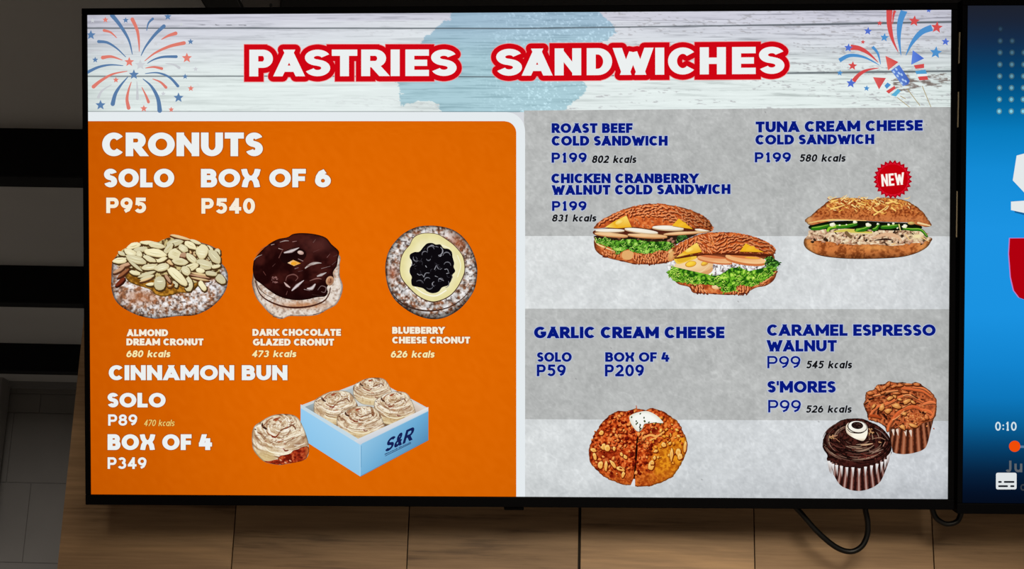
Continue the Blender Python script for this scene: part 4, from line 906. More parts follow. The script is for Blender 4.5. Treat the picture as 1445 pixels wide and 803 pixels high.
TOP = [(62, 340), (100, 290), (200, 218), (330, 158), (450, 108), (580, 80), (680, 66), (790, 62), (900, 74), (1050, 100), (1180, 142), (1290, 196), (1370, 262), (1408, 330), (1384, 368), (1300, 345), (1180, 345), (1100, 330), (900, 308), (740, 316), (700, 348), (500, 326), (300, 320), (150, 338)]
cf = crust(9, (208, 104, 48), (170, 72, 30), (232, 142, 78))
def fn(x, y, u, v, t): return cf(x, y, u, v, t) * (1.04 - .22 * sst(900, 1400, u))[:, None]
a.blob(TOP, fn, (720, 230))
an = lambda p: -55 + (p[0] - 100) / 1300 * 105 + 40 * (p[1] < 200) * 0
seeds(a, [(100, 300), (210, 225), (340, 165), (580, 92), (790, 76), (1050, 112), (1290, 206), (1390, 330), (1200, 330), (1000, 280), (760, 200), (460, 200), (420, 190)], 125, 6, 48, 22, an, shade=lambda p: 1.05 - .3 * max(0, (p[0] - 800) / 600))
seeds(a, [(500, 220), (900, 220), (900, 300), (700, 330), (520, 300)], 12, 7, 34, 14, lambda p: 60, light=(226, 150, 98), dark=(130, 56, 26))
rg = random.Random(21)
for i in range(60):
    t = rg.uniform(0, 1); q = spline(TOP[1:15], 10)[int(t * 129)]; a.ell(q[0], q[1] + 2, 16, 6, rg.uniform(-40, 10) + t * 50, rg.choice(((180, 84, 40), (214, 118, 62), (120, 46, 22))))
a.build('top_bun', pic)
CHZ = ((248, 216, 96), (236, 176, 30))
def cheese(a, P, lite):
    a.shape([(x + 4, y + 6) for x, y in P], (120, 60, 14), 1); a.poly(P, [CHZ[1] if i % 3 else (lite and (250, 222, 110) or (240, 184, 40)) for i in range(len(P))])
    c = np.mean(P, 0); a.ell(c[0], c[1] - 6, 50, 24, -20, (250, 226, 128) if lite else (244, 190, 52), CHZ[1])
a = Art(z, frF); cheese(a, [(432, 196), (490, 326), (330, 338), (190, 328), (290, 262), (390, 214)], True); a.build('cheese_corner', pic)
a = Art(z, frF); cheese(a, [(1024, 228), (1182, 348), (1080, 334), (946, 310)], False); a.build('cheese_corner', pic)

a = Art(z, frG)
a.blob([(62, 470), (110, 560), (170, 620), (280, 650), (330, 712), (480, 722), (700, 735), (880, 722), (940, 690), (1010, 655), (1110, 635), (1190, 580), (1222, 510), (1200, 470), (800, 480), (300, 480)], crust(31, (206, 104, 52), (156, 64, 30), (230, 150, 90)), (640, 600))
a.ell(575, 650, 50, 26, 5, (240, 210, 160), (226, 160, 100)); a.stroke([(980, 640), (1090, 590), (1180, 520), (1216, 480)], 10, (226, 160, 100), 8, 20)
seeds(a, [(290, 610), (420, 620), (460, 700), (350, 700)], 20, 11, 60, 24, lambda p: 75); seeds(a, [(720, 650), (900, 590), (960, 620), (900, 715), (740, 720)], 46, 12, 50, 20, lambda p: 100); seeds(a, [(1010, 600), (1190, 540), (1150, 610), (1010, 645)], 8, 13, 34, 12, lambda p: -30)
for q in ((380, 712), (560, 722), (700, 728), (850, 722), (880, 716)): a.ell(q[0], q[1], 26, 8, 6, (90, 34, 18))
pic = a.build('sandwich_picture', tv, 'front seeded sandwich with ham, cheese corners and lettuce')
a = Art(z, frG)
def fn(x, y, u, v, t):
    n = fbm(x, y, 2.6, 3, 17); c = mixc((178, 170, 172), (244, 244, 244), sst(.32, .56, n)); return mixc(c, (92, 66, 60), sst(.34, .24, n) * sst(380, 560, u))
a.shape([(110, 350), (300, 296), (650, 276), (1000, 286), (1180, 286), (1160, 400), (800, 400), (300, 400), (120, 400)], (128, 62, 34))
a.blob([(70, 470), (70, 400), (110, 360), (300, 345), (800, 370), (1100, 350), (1170, 420), (1140, 500), (900, 520), (560, 570), (300, 560), (140, 540)], fn, (560, 440), rough=.1)
rg = random.Random(15)
for i in range(34): q = (rg.uniform(560, 1100), rg.uniform(395, 470)); a.stroke([q, (q[0] + rg.uniform(-20, 20), q[1] + rg.uniform(10, 34))], 8, rg.choice(((70, 52, 58), (150, 96, 86), (200, 180, 180), (60, 40, 34))), 4)
a.build('filling', pic)
a = Art(z, frG)
slice_(a, 330, 420, 210, 84, -4, (244, 216, 168), (226, 176, 122), (214, 160, 104))
a.shape([(120, 340), (200, 318), (330, 300), (360, 340), (250, 380), (160, 400)], (240, 196, 70)); a.shape([(150, 350), (280, 318), (300, 345), (190, 385)], (226, 176, 40))
a.ell(300, 402, 62, 34, -12, (206, 140, 40)); a.ell(302, 400, 54, 27, -12, (250, 214, 70), (232, 178, 40)); a.ell(450, 395, 44, 26, -25, (206, 146, 60)); a.ell(446, 390, 34, 16, -25, (246, 206, 70), (226, 170, 50))
a.stroke([(180, 470), (300, 505), (420, 480), (500, 410)], 8, (238, 206, 156), 6, 18)
slice_(a, 560, 352, 190, 32, 8, (232, 160, 106), (240, 196, 140), (206, 120, 70))
slice_(a, 890, 345, 220, 46, 8, (238, 174, 112), (246, 206, 150), (204, 116, 62))
a.ell(890, 325, 170, 20, 6, (214, 124, 66), (226, 146, 86)); a.ell(960, 335, 80, 8, 4, (236, 180, 60)); a.ell(540, 325, 150, 14, 6, (206, 112, 64))
a.build('meat_slices', pic)
a = Art(z, frG)
lettuce(a, [(1110, 310), (1160, 300), (1200, 350), (1245, 380)], [(1120, 420), (1140, 480), (1180, 480), (1225, 440)], 50, 17, (110, 176, 66), (52, 112, 32), (14, 44, 12), 30)
lettuce(a, [(60, 430), (110, 440), (140, 520), (240, 505), (420, 510), (600, 520), (740, 440), (860, 450), (960, 490), (1100, 440), (1190, 430)], [(80, 540), (150, 590), (240, 600), (350, 612), (480, 622), (620, 640), (640, 700), (760, 690), (800, 620), (950, 640), (1060, 590), (1180, 500)], 260, 19, (190, 228, 92), (110, 178, 40), (26, 78, 14))
a.build('lettuce', pic)
a = Art(z, frG)
TOP = [(100, 250), (160, 190), (250, 140), (360, 94), (470, 68), (600, 62), (740, 64), (860, 82), (980, 112), (1090, 156), (1170, 205), (1205, 256), (1180, 300), (1100, 292), (900, 286), (760, 282), (640, 286), (480, 290), (300, 300), (150, 335), (110, 310)]
a.shape([(100, 330), (300, 305), (650, 285), (1000, 295), (1180, 292), (1120, 322), (800, 310), (560, 300), (330, 318), (150, 345)], (84, 30, 14))
cf = crust(27, (212, 104, 46), (166, 66, 26), (236, 150, 80))
def fn(x, y, u, v, t): return mixc(cf(x, y, u, v, t), (232, 190, 120), np.exp(-((u - 90) / 50) ** 2 - ((v - 300) / 50) ** 2) * .6)
a.blob(TOP, fn, (650, 190)); a.ell(90, 320, 34, 58, 18, (228, 176, 108), (196, 118, 60))
seeds(a, [(120, 290), (170, 200), (360, 104), (600, 74), (860, 92), (1090, 166), (1190, 250), (1170, 285), (900, 272), (650, 275), (400, 280), (200, 300)], 230, 22, 58, 18, lambda p: -52 - 20 * (p[0] < 300) + (p[0] - 500) / 700 * 90 * (p[0] > 560) - (p[0] <= 560) * (-100 + 0) * (p[0] > 380), shade=lambda p: 1.02 - .16 * max(0, (p[0] - 700) / 500))
rg = random.Random(24)
for i in range(60):
    t = rg.random(); q = spline(TOP[0:12], 10)[int(t * 109)]; a.ell(q[0], q[1] + 3, 15, 6, -40 + t * 80 + rg.uniform(-20, 20), rg.choice(((190, 88, 40), (216, 116, 58), (120, 44, 20))))
a.build('top_bun', pic)
a = Art(z, frG); cheese(a, [(362, 172), (415, 270), (280, 296), (140, 328), (220, 268), (300, 208)], True); a.build('cheese_corner', pic)
a = Art(z, frG); cheese(a, [(884, 178), (970, 225), (1080, 274), (930, 270), (820, 268)], False); a.build('cheese_corner', pic)

# tuna sandwich
fr = crop(1125, 270, .13841); z = ZC(PZ)
a = Art(z, fr)
def fn(x, y, u, v, t):
    n = .5 * fbm(x, y, 7, 3, 51) + .5 * fbm(x, y, 2.4, 2, 52); c = mixc((134, 66, 28), (204, 120, 62), sst(.32, .62, n)); c = mixc(c, (226, 160, 90), np.exp(-((u - 120) / 60) ** 2) * .6 + .5 * np.exp(-((u - 1290) / 70) ** 2))
    c = mixc(c, (226, 158, 84), np.exp(-((u - 800) / 190) ** 2 - ((v - 575) / 30) ** 2) * .7); return rim_dark(c * (1.02 - .35 * sst(600, 690, v))[:, None], t, .93, .5)
a.blob([(66, 510), (75, 560), (120, 605), (230, 655), (400, 680), (600, 690), (850, 686), (1050, 672), (1200, 636), (1310, 580), (1358, 520), (1355, 470), (1100, 440), (300, 430), (100, 470)], fn, (700, 550))
pic = a.build('tuna_sandwich_picture', tv, 'long cheese-topped roll filled with tuna and green slices, under the red NEW seal')
a = Art(z, fr)
def fn(x, y, u, v, t):
    n = fbm(x, y, 3.2, 3, 57); c = mixc((150, 108, 80), (228, 200, 166), sst(.34, .56, n)); c = mixc(c, (44, 30, 20), sst(.36, .26, n) * .9); return mixc(c, (244, 232, 206), sst(.66, .76, n))
a.blob([(100, 480), (110, 420), (150, 390), (300, 380), (700, 380), (1100, 380), (1290, 400), (1340, 450), (1330, 510), (1180, 530), (960, 555), (800, 540), (640, 545), (480, 540), (300, 510), (180, 500)], fn, (700, 460), rough=.12)
rg = random.Random(31)
for i in range(90):
    q = (rg.uniform(130, 1300), rg.uniform(395, 530)); a.ell(q[0], q[1], rg.uniform(10, 30), rg.uniform(8, 18), rg.uniform(-70, 70), *rg.choice((((230, 200, 168), (176, 130, 96)), ((242, 226, 196), (200, 164, 120)), ((60, 40, 26), (30, 20, 14)), ((214, 172, 142), (140, 92, 70)))), wob=.6, seed=i)
a.stroke([(780, 470), (900, 440), (1000, 455), (1060, 500)], 16, (222, 178, 140), 14, 44); a.stroke([(790, 500), (900, 488), (980, 500)], 8, (48, 26, 18), 6, 22); a.stroke([(380, 410), (520, 400), (640, 420), (760, 420)], 14, (214, 196, 90), 14, 44); a.stroke([(500, 425), (545, 470)], 40, (120, 92, 60), 26); a.stroke([(560, 430), (760, 435)], 16, (226, 206, 160), 10)
for i in range(16): a.stroke([(1220, 460), (1220 + 90 * math.cos(i * .4), 455 + 60 * math.sin(i * .4))], 8, (240, 224, 170), 3)
for P in ([(1270, 470), (1340, 510)], [(1100, 440), (1150, 500)], [(960, 545), (1000, 530)]): a.stroke(P, 12, (236, 196, 130), 8)
a.build('tuna_filling', pic)
a = Art(z, fr)
a.shape([(130, 345), (300, 310), (600, 300), (900, 315), (1200, 330), (1260, 380), (1000, 400), (700, 390), (420, 380), (150, 390)], (14, 18, 8))
for P, w in (([(150, 380), (220, 372), (320, 350)], 46), ([(310, 390), (380, 360), (480, 358), (600, 335)], 44), ([(600, 395), (680, 385), (740, 352)], 46), ([(770, 390), (800, 380), (828, 340)], 40), ([(860, 365), (950, 360), (1020, 352)], 44), ([(1080, 380), (1160, 388), (1260, 395), (1320, 460)], 30)):
    a.stroke(P, w * .8, (22, 66, 14), w * .8, w * 1.15); a.stroke([(q[0], q[1] + 5) for q in P], w * .45, (44, 116, 22), w * .35, w * .7); a.stroke([(q[0], q[1] - w * .22) for q in P], 6, (136, 190, 62), 5, 11)
a.stroke([(310, 400), (330, 370), (390, 362)], 26, (150, 200, 50), 14); a.stroke([(600, 400), (660, 380)], 18, (120, 180, 50), 8)
for x, y, r in ((360, 338, 30), (585, 312, 22), (722, 342, 28), (820, 332, 12), (930, 342, 14), (975, 330, 14), (1095, 358, 28), (430, 345, 10), (500, 340, 9), (240, 302, 14), (1020, 375, 10)): a.ell(x, y, r, r * .75, 0, (250, 248, 230), (206, 206, 150), wob=.7, seed=x)
a.stroke([(1035, 340), (1050, 400)], 14, (220, 214, 130), 8)
a.build('green_slices', pic)
a = Art(z, fr)
def fn(x, y, u, v, t):
    n = fbm(x, y, 3.0, 3, 63); k = fbm(x, y, 1.9, 2, 64); g = fbm(x, y, 14, 2, 66); c = mixc((142, 62, 24), (204, 118, 60), sst(.3, .62, .5 * n + .5 * k)); c = mixc(c, (222, 148, 66), sst(.4, .7, g) * sst(230, 110, v) * .7); c = mixc(c, (96, 36, 14), sst(.4, .26, k) * .6)
    c = mixc(c, (244, 206, 110), sst(.62, .78, n) * sst(250, 150, v) * .8); c = mixc(c, (208, 130, 78), sst(230, 290, v) * .5); c = mixc(c, (226, 178, 120), np.exp(-((u - 110) / 40) ** 2) * .6)
    return rim_dark(c, t, .94, .4)
a.blob([(80, 290), (130, 250), (230, 170), (290, 120), (360, 76), (480, 66), (620, 70), (780, 84), (880, 64), (1010, 74), (1120, 100), (1220, 160), (1300, 230), (1335, 290), (1364, 345), (1310, 366), (1180, 322), (1000, 316), (800, 308), (600, 296), (420, 296), (260, 318), (140, 346), (100, 330)], fn, (720, 200), smooth=6, rough=.05)
a.stroke([(110, 325), (250, 300), (420, 290), (700, 300)], 6, (232, 196, 120), 6, 18); a.ell(1160, 325, 36, 16, 0, (214, 190, 110), (170, 120, 60)); a.stroke([(1230, 322), (1350, 350)], 22, (236, 206, 150), 14)
rg = random.Random(41)
for i in range(130):
    q = np.array((rg.gauss(640, 250), 60 + abs(rg.gauss(40, 55))))
    if q[0] < 270 or q[0] > 1180 or q[1] > 250: continue
    t = rg.uniform(-.9, .9); d = np.array((math.cos(t), math.sin(t))) * rg.uniform(20, 60); c = rg.choice(((246, 206, 120), (238, 180, 80), (250, 222, 150), (160, 70, 20), (140, 56, 16)))
    a.stroke([q, q + d * .5 + np.array((0, rg.uniform(-10, 10))), q + d], 9, c, 5)
for P in ([(770, 170), (800, 205), (870, 215)], [(780, 240), (830, 210), (880, 180)], [(960, 170), (1000, 200)], [(340, 180), (400, 165), (480, 140)], [(350, 100), (410, 85)], [(620, 120), (690, 140)], [(900, 120), (1010, 100)], [(940, 90), (1020, 125)]): a.stroke(P, 16, (248, 208, 116), 9)
a.build('top_bun', pic)

# red seal
fr = crop(1225, 220, .08092); z = ZC(1.6e-3)
a = Art(z, fr); c0 = (425, 410)
a.poly([(c0[0] + r * math.cos(t), c0[1] + r * math.sin(t)) for k in range(48) for r, t in [((342 if k % 2 == 0 else 292), k * math.pi / 24 + .12)]], (172, 2, 22))
a.poly([(c0[0] + r * math.cos(t), c0[1] + r * math.sin(t)) for k in range(48) for r, t in [((300 if k % 2 == 0 else 268), k * math.pi / 24 + .12)]], (216, 18, 42))
a.ell(c0[0], c0[1], 262, 262, 0, (196, 2, 14), (184, 0, 12), seg=40)
pic = a.build('new_seal', tv, 'round red seal with a toothed edge')
a = Art(z, fr)
for ch, x0, x1 in (('N', 225, 338), ('E', 352, 445), ('W', 460, 622)):
    for q in glyph(ch, (x1 - x0) / 218, .165):
        X = x0 + q[:, 0] / ((x1 - x0) / 218) * (x1 - x0); Y = 535 - q[:, 1] * 212 - (X - 235) * .092; X = X + (1 - q[:, 1]) * 14 - 4
        a.poly(np.c_[X, Y], (252, 244, 236))
a.build('seal_lettering', pic, 'white word NEW')

# garlic cream cheese bread
fr = crop(820, 565, .16194); z = ZC(PZ)
a = Art(z, fr)
OUT = [(62, 450), (85, 370), (130, 270), (190, 180), (250, 125), (320, 95), (400, 88), (490, 70), (560, 85), (610, 68), (700, 90), (780, 140), (850, 190), (890, 270), (920, 350), (922, 430), (890, 520), (850, 590), (790, 670), (700, 715), (600, 746), (470, 748), (462, 690), (436, 740), (330, 725), (220, 675), (130, 605), (82, 540)]
def fn(x, y, u, v, t):
    n = fbm(x, y, 3.0, 3, 71); m = fbm(x, y, 9, 2, 74); g = sst(520, 800, u + (v - 400) * .5)
    smooth = sst(560, 700, u) * sst(340, 470, v + (u - 600) * .3); low = sst(560, 700, v)
    red = mixc((146, 38, 10), (212, 88, 32), sst(.3, .6, n)); red = mixc(red, (240, 146, 76), sst(.57, .72, n) * .9); red = mixc(red, (74, 10, 4), sst(.36, .26, n) * .8)
    gold = mixc((180, 92, 14), (232, 150, 30), sst(.3, .7, n)); brown = mixc((150, 58, 14), (206, 106, 36), sst(.3, .65, fbm(x, y, 2.0, 2, 79)))
    c = mixc(red, gold, np.clip(smooth + .55 * g * sst(.45, .6, m), 0, 1)); c = mixc(c, brown, low * .75 * (1 - .3 * smooth))
    c = mixc(c, (118, 22, 8), np.exp(-((u - 200) / 110) ** 2 - ((v - 470) / 60) ** 2) * .55)
    return rim_dark(c, t, .95, .4)
a.blob(OUT, fn, (480, 430), step=.9, smooth=5, rough=.04)
a.poly([(428, 748), (458, 680), (470, 684), (470, 752)], (220, 222, 226))
a.stroke([(512, 240), (492, 330), (482, 440), (474, 560), (462, 680)], 6, (34, 8, 4), 12, 20)
rg = random.Random(51)
for i in range(420):
    q = np.array((rg.uniform(90, 900), rg.uniform(90, 640)))
    if ((q[0] - 490) / 420) ** 2 + ((q[1] - 400) / 310) ** 2 > .97: continue
    dens = 1.0 if q[1] < 420 else .35
    if q[0] > 650 and q[1] > 380: dens *= .3
    if rg.random() > dens: continue
    r = rg.uniform(8, 19); warm = q[0] > 620; cols = (((242, 148, 70), (176, 54, 18)), ((224, 100, 42), (136, 28, 8)), ((246, 170, 90), (190, 80, 30)), ((120, 20, 8), (70, 8, 4))) if not warm else (((244, 170, 60), (190, 90, 16)), ((226, 110, 40), (140, 40, 10)), ((250, 200, 100), (200, 110, 20)))
    L_, D_ = rg.choice(cols); a.ell(q[0] + 3, q[1] + 4, r + 2, r * .75 + 2, i * 37 % 180, (84, 14, 4), seg=9); a.ell(q[0], q[1], r, r * .7, i * 37 % 180, L_, D_, seg=9, wob=.6, seed=i)
pic = a.build('garlic_bread_picture', tv, 'round split garlic bread with red-brown crumbs')
a = Art(z, fr)
CR = [(420, 145), (450, 118), (510, 98), (570, 92), (620, 108), (670, 140), (715, 190), (690, 196), (640, 192), (590, 198), (550, 205), (535, 240), (510, 268), (480, 262), (450, 225), (430, 190)]
a.shape([(x + 2, y + 5) for x, y in CR], (120, 60, 30)); 
a.blob(CR, lambda x, y, u, v, t: mixc((246, 246, 240), (226, 226, 212), sst(.6, 1, t)), (545, 165))
for q in ((515, 115), (480, 180), (490, 195), (515, 215), (510, 230), (548, 150), (550, 178), (556, 182), (480, 205), (520, 245), (590, 190), (440, 145), (650, 195), (690, 205)): a.ell(q[0], q[1], 6, 9, q[0] % 60, (58, 74, 24))
a.stroke([(512, 205), (512, 270)], 7, (50, 40, 16), 8)
a.build('cream_cheese', pic, 'white cream cheese on the split')
a = Art(z, fr)
for cx, cy, rx, ry, an in ((195, 400, 18, 30, 25), (228, 415, 26, 28, 0), (288, 420, 12, 18, 0), (108, 432, 26, 16, 20), (118, 485, 15, 30, -15), (170, 560, 20, 30, 10), (216, 570, 15, 42, 2), (275, 550, 14, 44, -36), (345, 595, 36, 18, 20), (365, 645, 15, 26, 15), (385, 490, 24, 14, 35), (352, 470, 12, 16, 0), (175, 280, 18, 22, 20), (788, 470, 14, 58, 4), (845, 450, 20, 34, -10), (860, 490, 22, 26, 0), (612, 565, 24, 40, 15), (638, 500, 12, 18, 0), (720, 385, 22, 18, 30), (905, 400, 12, 50, 5), (650, 440, 20, 10, -20), (620, 540, 16, 20, 0)):
    p_ = Art(z, fr); p_.ell(cx + 3, cy + 5, rx + 6, ry + 6, an, (112, 30, 6), seg=16, wob=.4, seed=cx); p_.ell(cx, cy, rx, ry, an, (250, 206, 122), (224, 146, 52), seg=16, wob=.5, seed=cx); p_.ell(cx, cy, rx * .45, ry * .45, an, (236, 170, 76), seg=10); p_.build('garlic_piece', pic)
for cx, cy, rx, ry in ((270, 662, 26, 16), (640, 270, 30, 26), (650, 355, 20, 16), (345, 590, 16, 7), (545, 365, 24, 10), (318, 525, 10, 12)): a.ell(cx, cy, rx, ry, 15, (110, 20, 6), (180, 70, 30))
a.stroke([(540, 325), (600, 300), (660, 310), (720, 270)], 14, (240, 170, 90), 10, 20); a.stroke([(600, 345), (660, 320)], 14, (240, 172, 92), 8); a.stroke([(480, 45), (486, 90)], 7, (190, 90, 40), 10)
for i in range(14): q = (530 + rg.uniform(-34, 40), 350 + rg.uniform(-24, 26)); a.stroke([q, (q[0] + rg.uniform(-16, 16), q[1] + rg.uniform(-8, 8))], 6, (70, 56, 18), 3)
a.build('crumb_detail', pic)

# caramel muffin, then the chocolate muffin in front of it
z = ZC(PZ); fr = crop(1210, 530, .14944)
a = Art(z, fr)
def wrapper(a, P, centre, x0, x1, ytop, n, dk, md, lt, seed, tipcol, bend):
    def fn(x, y, u, v, t):
        k = (np.clip((u - x0 + (v - ytop) * bend * (1 - 2 * (u - x0) / (x1 - x0))) / (x1 - x0), 0, 1)); ph = np.arcsin(np.clip(2 * k - 1, -1, 1)) / np.pi * n
        w = .5 + .5 * np.cos(2 * np.pi * ph); nn = fbm(x, y, 3, 2, seed)
        c = mixc(dk, md, sst(.15, .6, w + (nn - .5) * .5)); c = mixc(c, lt, sst(.72, .96, w) * .8); return c * (1.05 - .45 * np.abs(2 * k - 1) ** 4)[:, None]
    a.blob(P, fn, centre, step=.9, smooth=6)
wrapper(a, [(290, 470), (330, 450), (420, 440), (540, 440), (640, 410), (716, 390), (690, 520), (660, 640), (625, 695), (540, 728), (440, 742), (350, 730), (325, 690)], (500, 610), 300, 712, 430, 11, (62, 26, 14), (134, 72, 46), (176, 116, 86), 5, None, .16)
for x, y in ((335, 515), (375, 515), (450, 520), (500, 525)): a.stroke([(x, y), (x + 8, y + 50)], 26, (226, 206, 190), 4, 14)
pic = a.build('caramel_muffin_picture', tv, 'muffin with orange-brown caramel icing and walnut pieces in a brown paper case')
a = Art(z, fr)
OUT = [(60, 290), (70, 230), (85, 155), (150, 130), (190, 85), (250, 80), (290, 52), (350, 66), (430, 62), (500, 78), (550, 60), (600, 82), (660, 125), (720, 185), (745, 240), (745, 320), (725, 400), (700, 430), (620, 450), (560, 490), (450, 515), (400, 490), (330, 505), (300, 500), (280, 540), (250, 480), (180, 440), (110, 420), (90, 360)]
def fn(x, y, u, v, t):
    n = fbm(x, y, 6, 3, 81); k = fbm(x, y, 2.6, 2, 84); c = mixc((122, 50, 22), (192, 96, 52), sst(.3, .6, n)); c = mixc(c, (218, 146, 88), sst(.6, .76, k) * .6); c = mixc(c, (56, 20, 10), sst(.42, .26, k) * .85)
    c = mixc(c, (206, 104, 58), sst(600, 680, u) * .5); return rim_dark(c, t, .93, .45)
a.blob(OUT, fn, (420, 290), step=.9, smooth=5, rough=.05)
for P, w, c in (([(110, 410), (140, 340), (200, 290), (260, 270), (330, 240), (420, 195), (520, 200), (620, 250)], 30, (206, 108, 60)), ([(300, 480), (330, 420), (390, 350), (450, 310), (540, 295), (600, 320)], 46, (194, 92, 48)), ([(285, 520), (300, 460), (350, 400)], 26, (200, 100, 54)), ([(150, 190), (220, 175), (290, 150), (380, 140)], 20, (216, 134, 80)), ([(420, 120), (520, 130), (620, 150), (700, 210)], 26, (198, 96, 50)), ([(520, 110), (620, 120), (690, 170)], 18, (206, 112, 64)), ([(600, 320), (680, 340), (720, 380)], 34, (206, 104, 56)), ([(620, 420), (700, 390), (725, 330)], 26, (204, 108, 60)), ([(620, 270), (690, 250), (735, 260)], 30, (212, 114, 66)), ([(110, 380), (160, 380), (220, 400)], 30, (160, 66, 28)), ([(430, 190), (480, 180), (560, 210)], 14, (226, 146, 90)), ([(360, 330), (420, 300), (500, 260)], 12, (222, 140, 84)), ([(330, 420), (380, 390), (440, 330)], 8, (230, 150, 96))):
    a.stroke([(q[0] + 3, q[1] + 6) for q in P], w * .6, tuple(v * .5 for v in c), w * .5, w * 1.2); a.stroke(P, w * .6, c, w * .4, w); a.stroke([(q[0] - 2, q[1] - w * .2) for q in P], 4, tuple(min(255, v * 1.18) for v in c), 3, w * .25)
for P, w in (([(200, 310), (190, 360)], 34), ([(250, 370), (275, 410)], 36), ([(400, 260), (440, 270)], 26), ([(590, 345), (640, 355)], 26), ([(270, 190), (300, 170)], 26), ([(510, 180), (570, 215)], 18), ([(110, 225), (150, 215)], 30), ([(70, 270), (100, 250)], 20), ([(330, 300), (360, 310)], 24)): a.stroke(P, w * .6, (44, 14, 8), w * .5, w)
rg = random.Random(61)
for i in range(90): q = np.array((rg.gauss(540, 60), rg.gauss(390, 45))); a.ell(q[0], q[1], rg.uniform(6, 13), rg.uniform(5, 9), rg.uniform(0, 180), *rg.choice((((222, 130, 70), (150, 66, 26)), ((190, 90, 40), (110, 40, 14)), ((236, 160, 96), (180, 90, 44)))), seg=9)
a.build('caramel_icing', pic)
for cx, cy, rx, ry, an in ((230, 300, 26, 34, 10), (370, 285, 42, 24, 12), (350, 190, 16, 28, -20), (425, 485, 32, 18, 35), (520, 470, 46, 16, 20), (460, 245, 34, 22, -30), (300, 215, 30, 18, -30), (290, 330, 30, 24, 0), (195, 118, 28, 20, 40), (205, 135, 14, 12, 0), (250, 112, 30, 14, -40), (290, 78, 26, 14, -50), (340, 100, 34, 12, -30), (560, 82, 26, 16, 10), (450, 158, 40, 10, 5), (370, 165, 34, 10, -5), (120, 165, 34, 16, -10), (470, 80, 40, 10, 5), (400, 92, 34, 12, -8), (650, 395, 24, 16, 0), (620, 410, 18, 18, 0), (440, 360, 22, 16, 10), (520, 250, 26, 12, 40), (400, 225, 22, 12, 10), (150, 290, 22, 12, -60), (240, 160, 26, 10, -20)):
    p_ = Art(z, fr); p_.ell(cx + 3, cy + 6, rx + 6, ry + 6, an, (80, 30, 10), seg=10, wob=.9, seed=cx); A, B = ((228, 164, 92), (178, 100, 44)) if cy > 170 and cx < 530 else ((214, 128, 72), (158, 74, 30))
    p_.ell(cx, cy, rx, ry, an, A, B, seg=10, wob=.9, seed=cx); p_.ell(cx - rx * .2, cy - ry * .3, rx * .45, ry * .3, an, tuple(min(255, q + 14) for q in A), seg=8, wob=.6); p_.build('walnut_piece', pic)


fr = crop(1150, 580, .14944); a = Art(z, fr)
wrapper(a, [(110, 450), (200, 470), (420, 520), (620, 470), (722, 380), (700, 440), (680, 520), (630, 640), (590, 690), (520, 730), (430, 752), (340, 745), (240, 700), (180, 610), (150, 530)], (420, 620), 110, 715, 440, 17, (38, 16, 14), (98, 50, 42), (190, 160, 150), 15, None, .22)
for i in range(15):
    f = i / 14; ph = math.sin((f - .5) * 2.9) / math.sin(1.45) * .5 + .5; x = 128 + ph * 575; y = 492 + 62 * math.sin(math.pi * f) - 34 * f * (f > .5) * 2 * (f - .5) * 2 + (0 if f < .9 else -20)
    a.poly([(x - 14, y - 22), (x + 14, y - 22), (x + 6 - (ph - .5) * 16, y + 50), (x - 2 - (ph - .5) * 22, y + 88)], [(232, 228, 226), (240, 238, 238), (190, 172, 166), (120, 84, 74)])
pic = a.build('chocolate_muffin_picture', tv, 'dark chocolate muffin in a pleated paper case with a white marshmallow ring')
a = Art(z, fr)
TOP = [(68, 320), (85, 240), (120, 175), (190, 120), (260, 80), (340, 70), (430, 70), (520, 100), (600, 140), (660, 190), (705, 250), (722, 320), (712, 380), (670, 430), (610, 470), (560, 500), (480, 520), (420, 542), (370, 530), (300, 530), (240, 510), (170, 480), (110, 455), (115, 420), (85, 370)]
def fn(x, y, u, v, t):
    n = fbm(x, y, 3, 3, 91); c = mixc((26, 10, 8), (74, 34, 28), sst(.32, .65, n)); c = mixc(c, (84, 36, 30), np.exp(-((u - 480) / 130) ** 2 - ((v - 440) / 30) ** 2) * .7); c = mixc(c, (58, 22, 20), sst(440, 520, v) * .7); return rim_dark(c, t, .94, .5)
a.blob(TOP, fn, (400, 300), step=.9, smooth=6, rough=.03)
rg = random.Random(71)
for i in range(70):
    r = rg.uniform(.35, 1.0); t0 = rg.uniform(-30, 200); t1 = t0 + rg.uniform(20, 70); cx, cy = 395 + rg.uniform(-6, 6), 220 + 60 * r
    P = [(cx + 320 * r * math.cos(t), cy + 200 * r * math.sin(t)) for t in np.radians(np.linspace(t0, t1, 6))]
    a.stroke(P, 4, rg.choice(((12, 5, 5), (18, 8, 8), (30, 12, 10), (92, 62, 52), (120, 90, 76), (150, 122, 102))), 3, rg.uniform(7, 15))
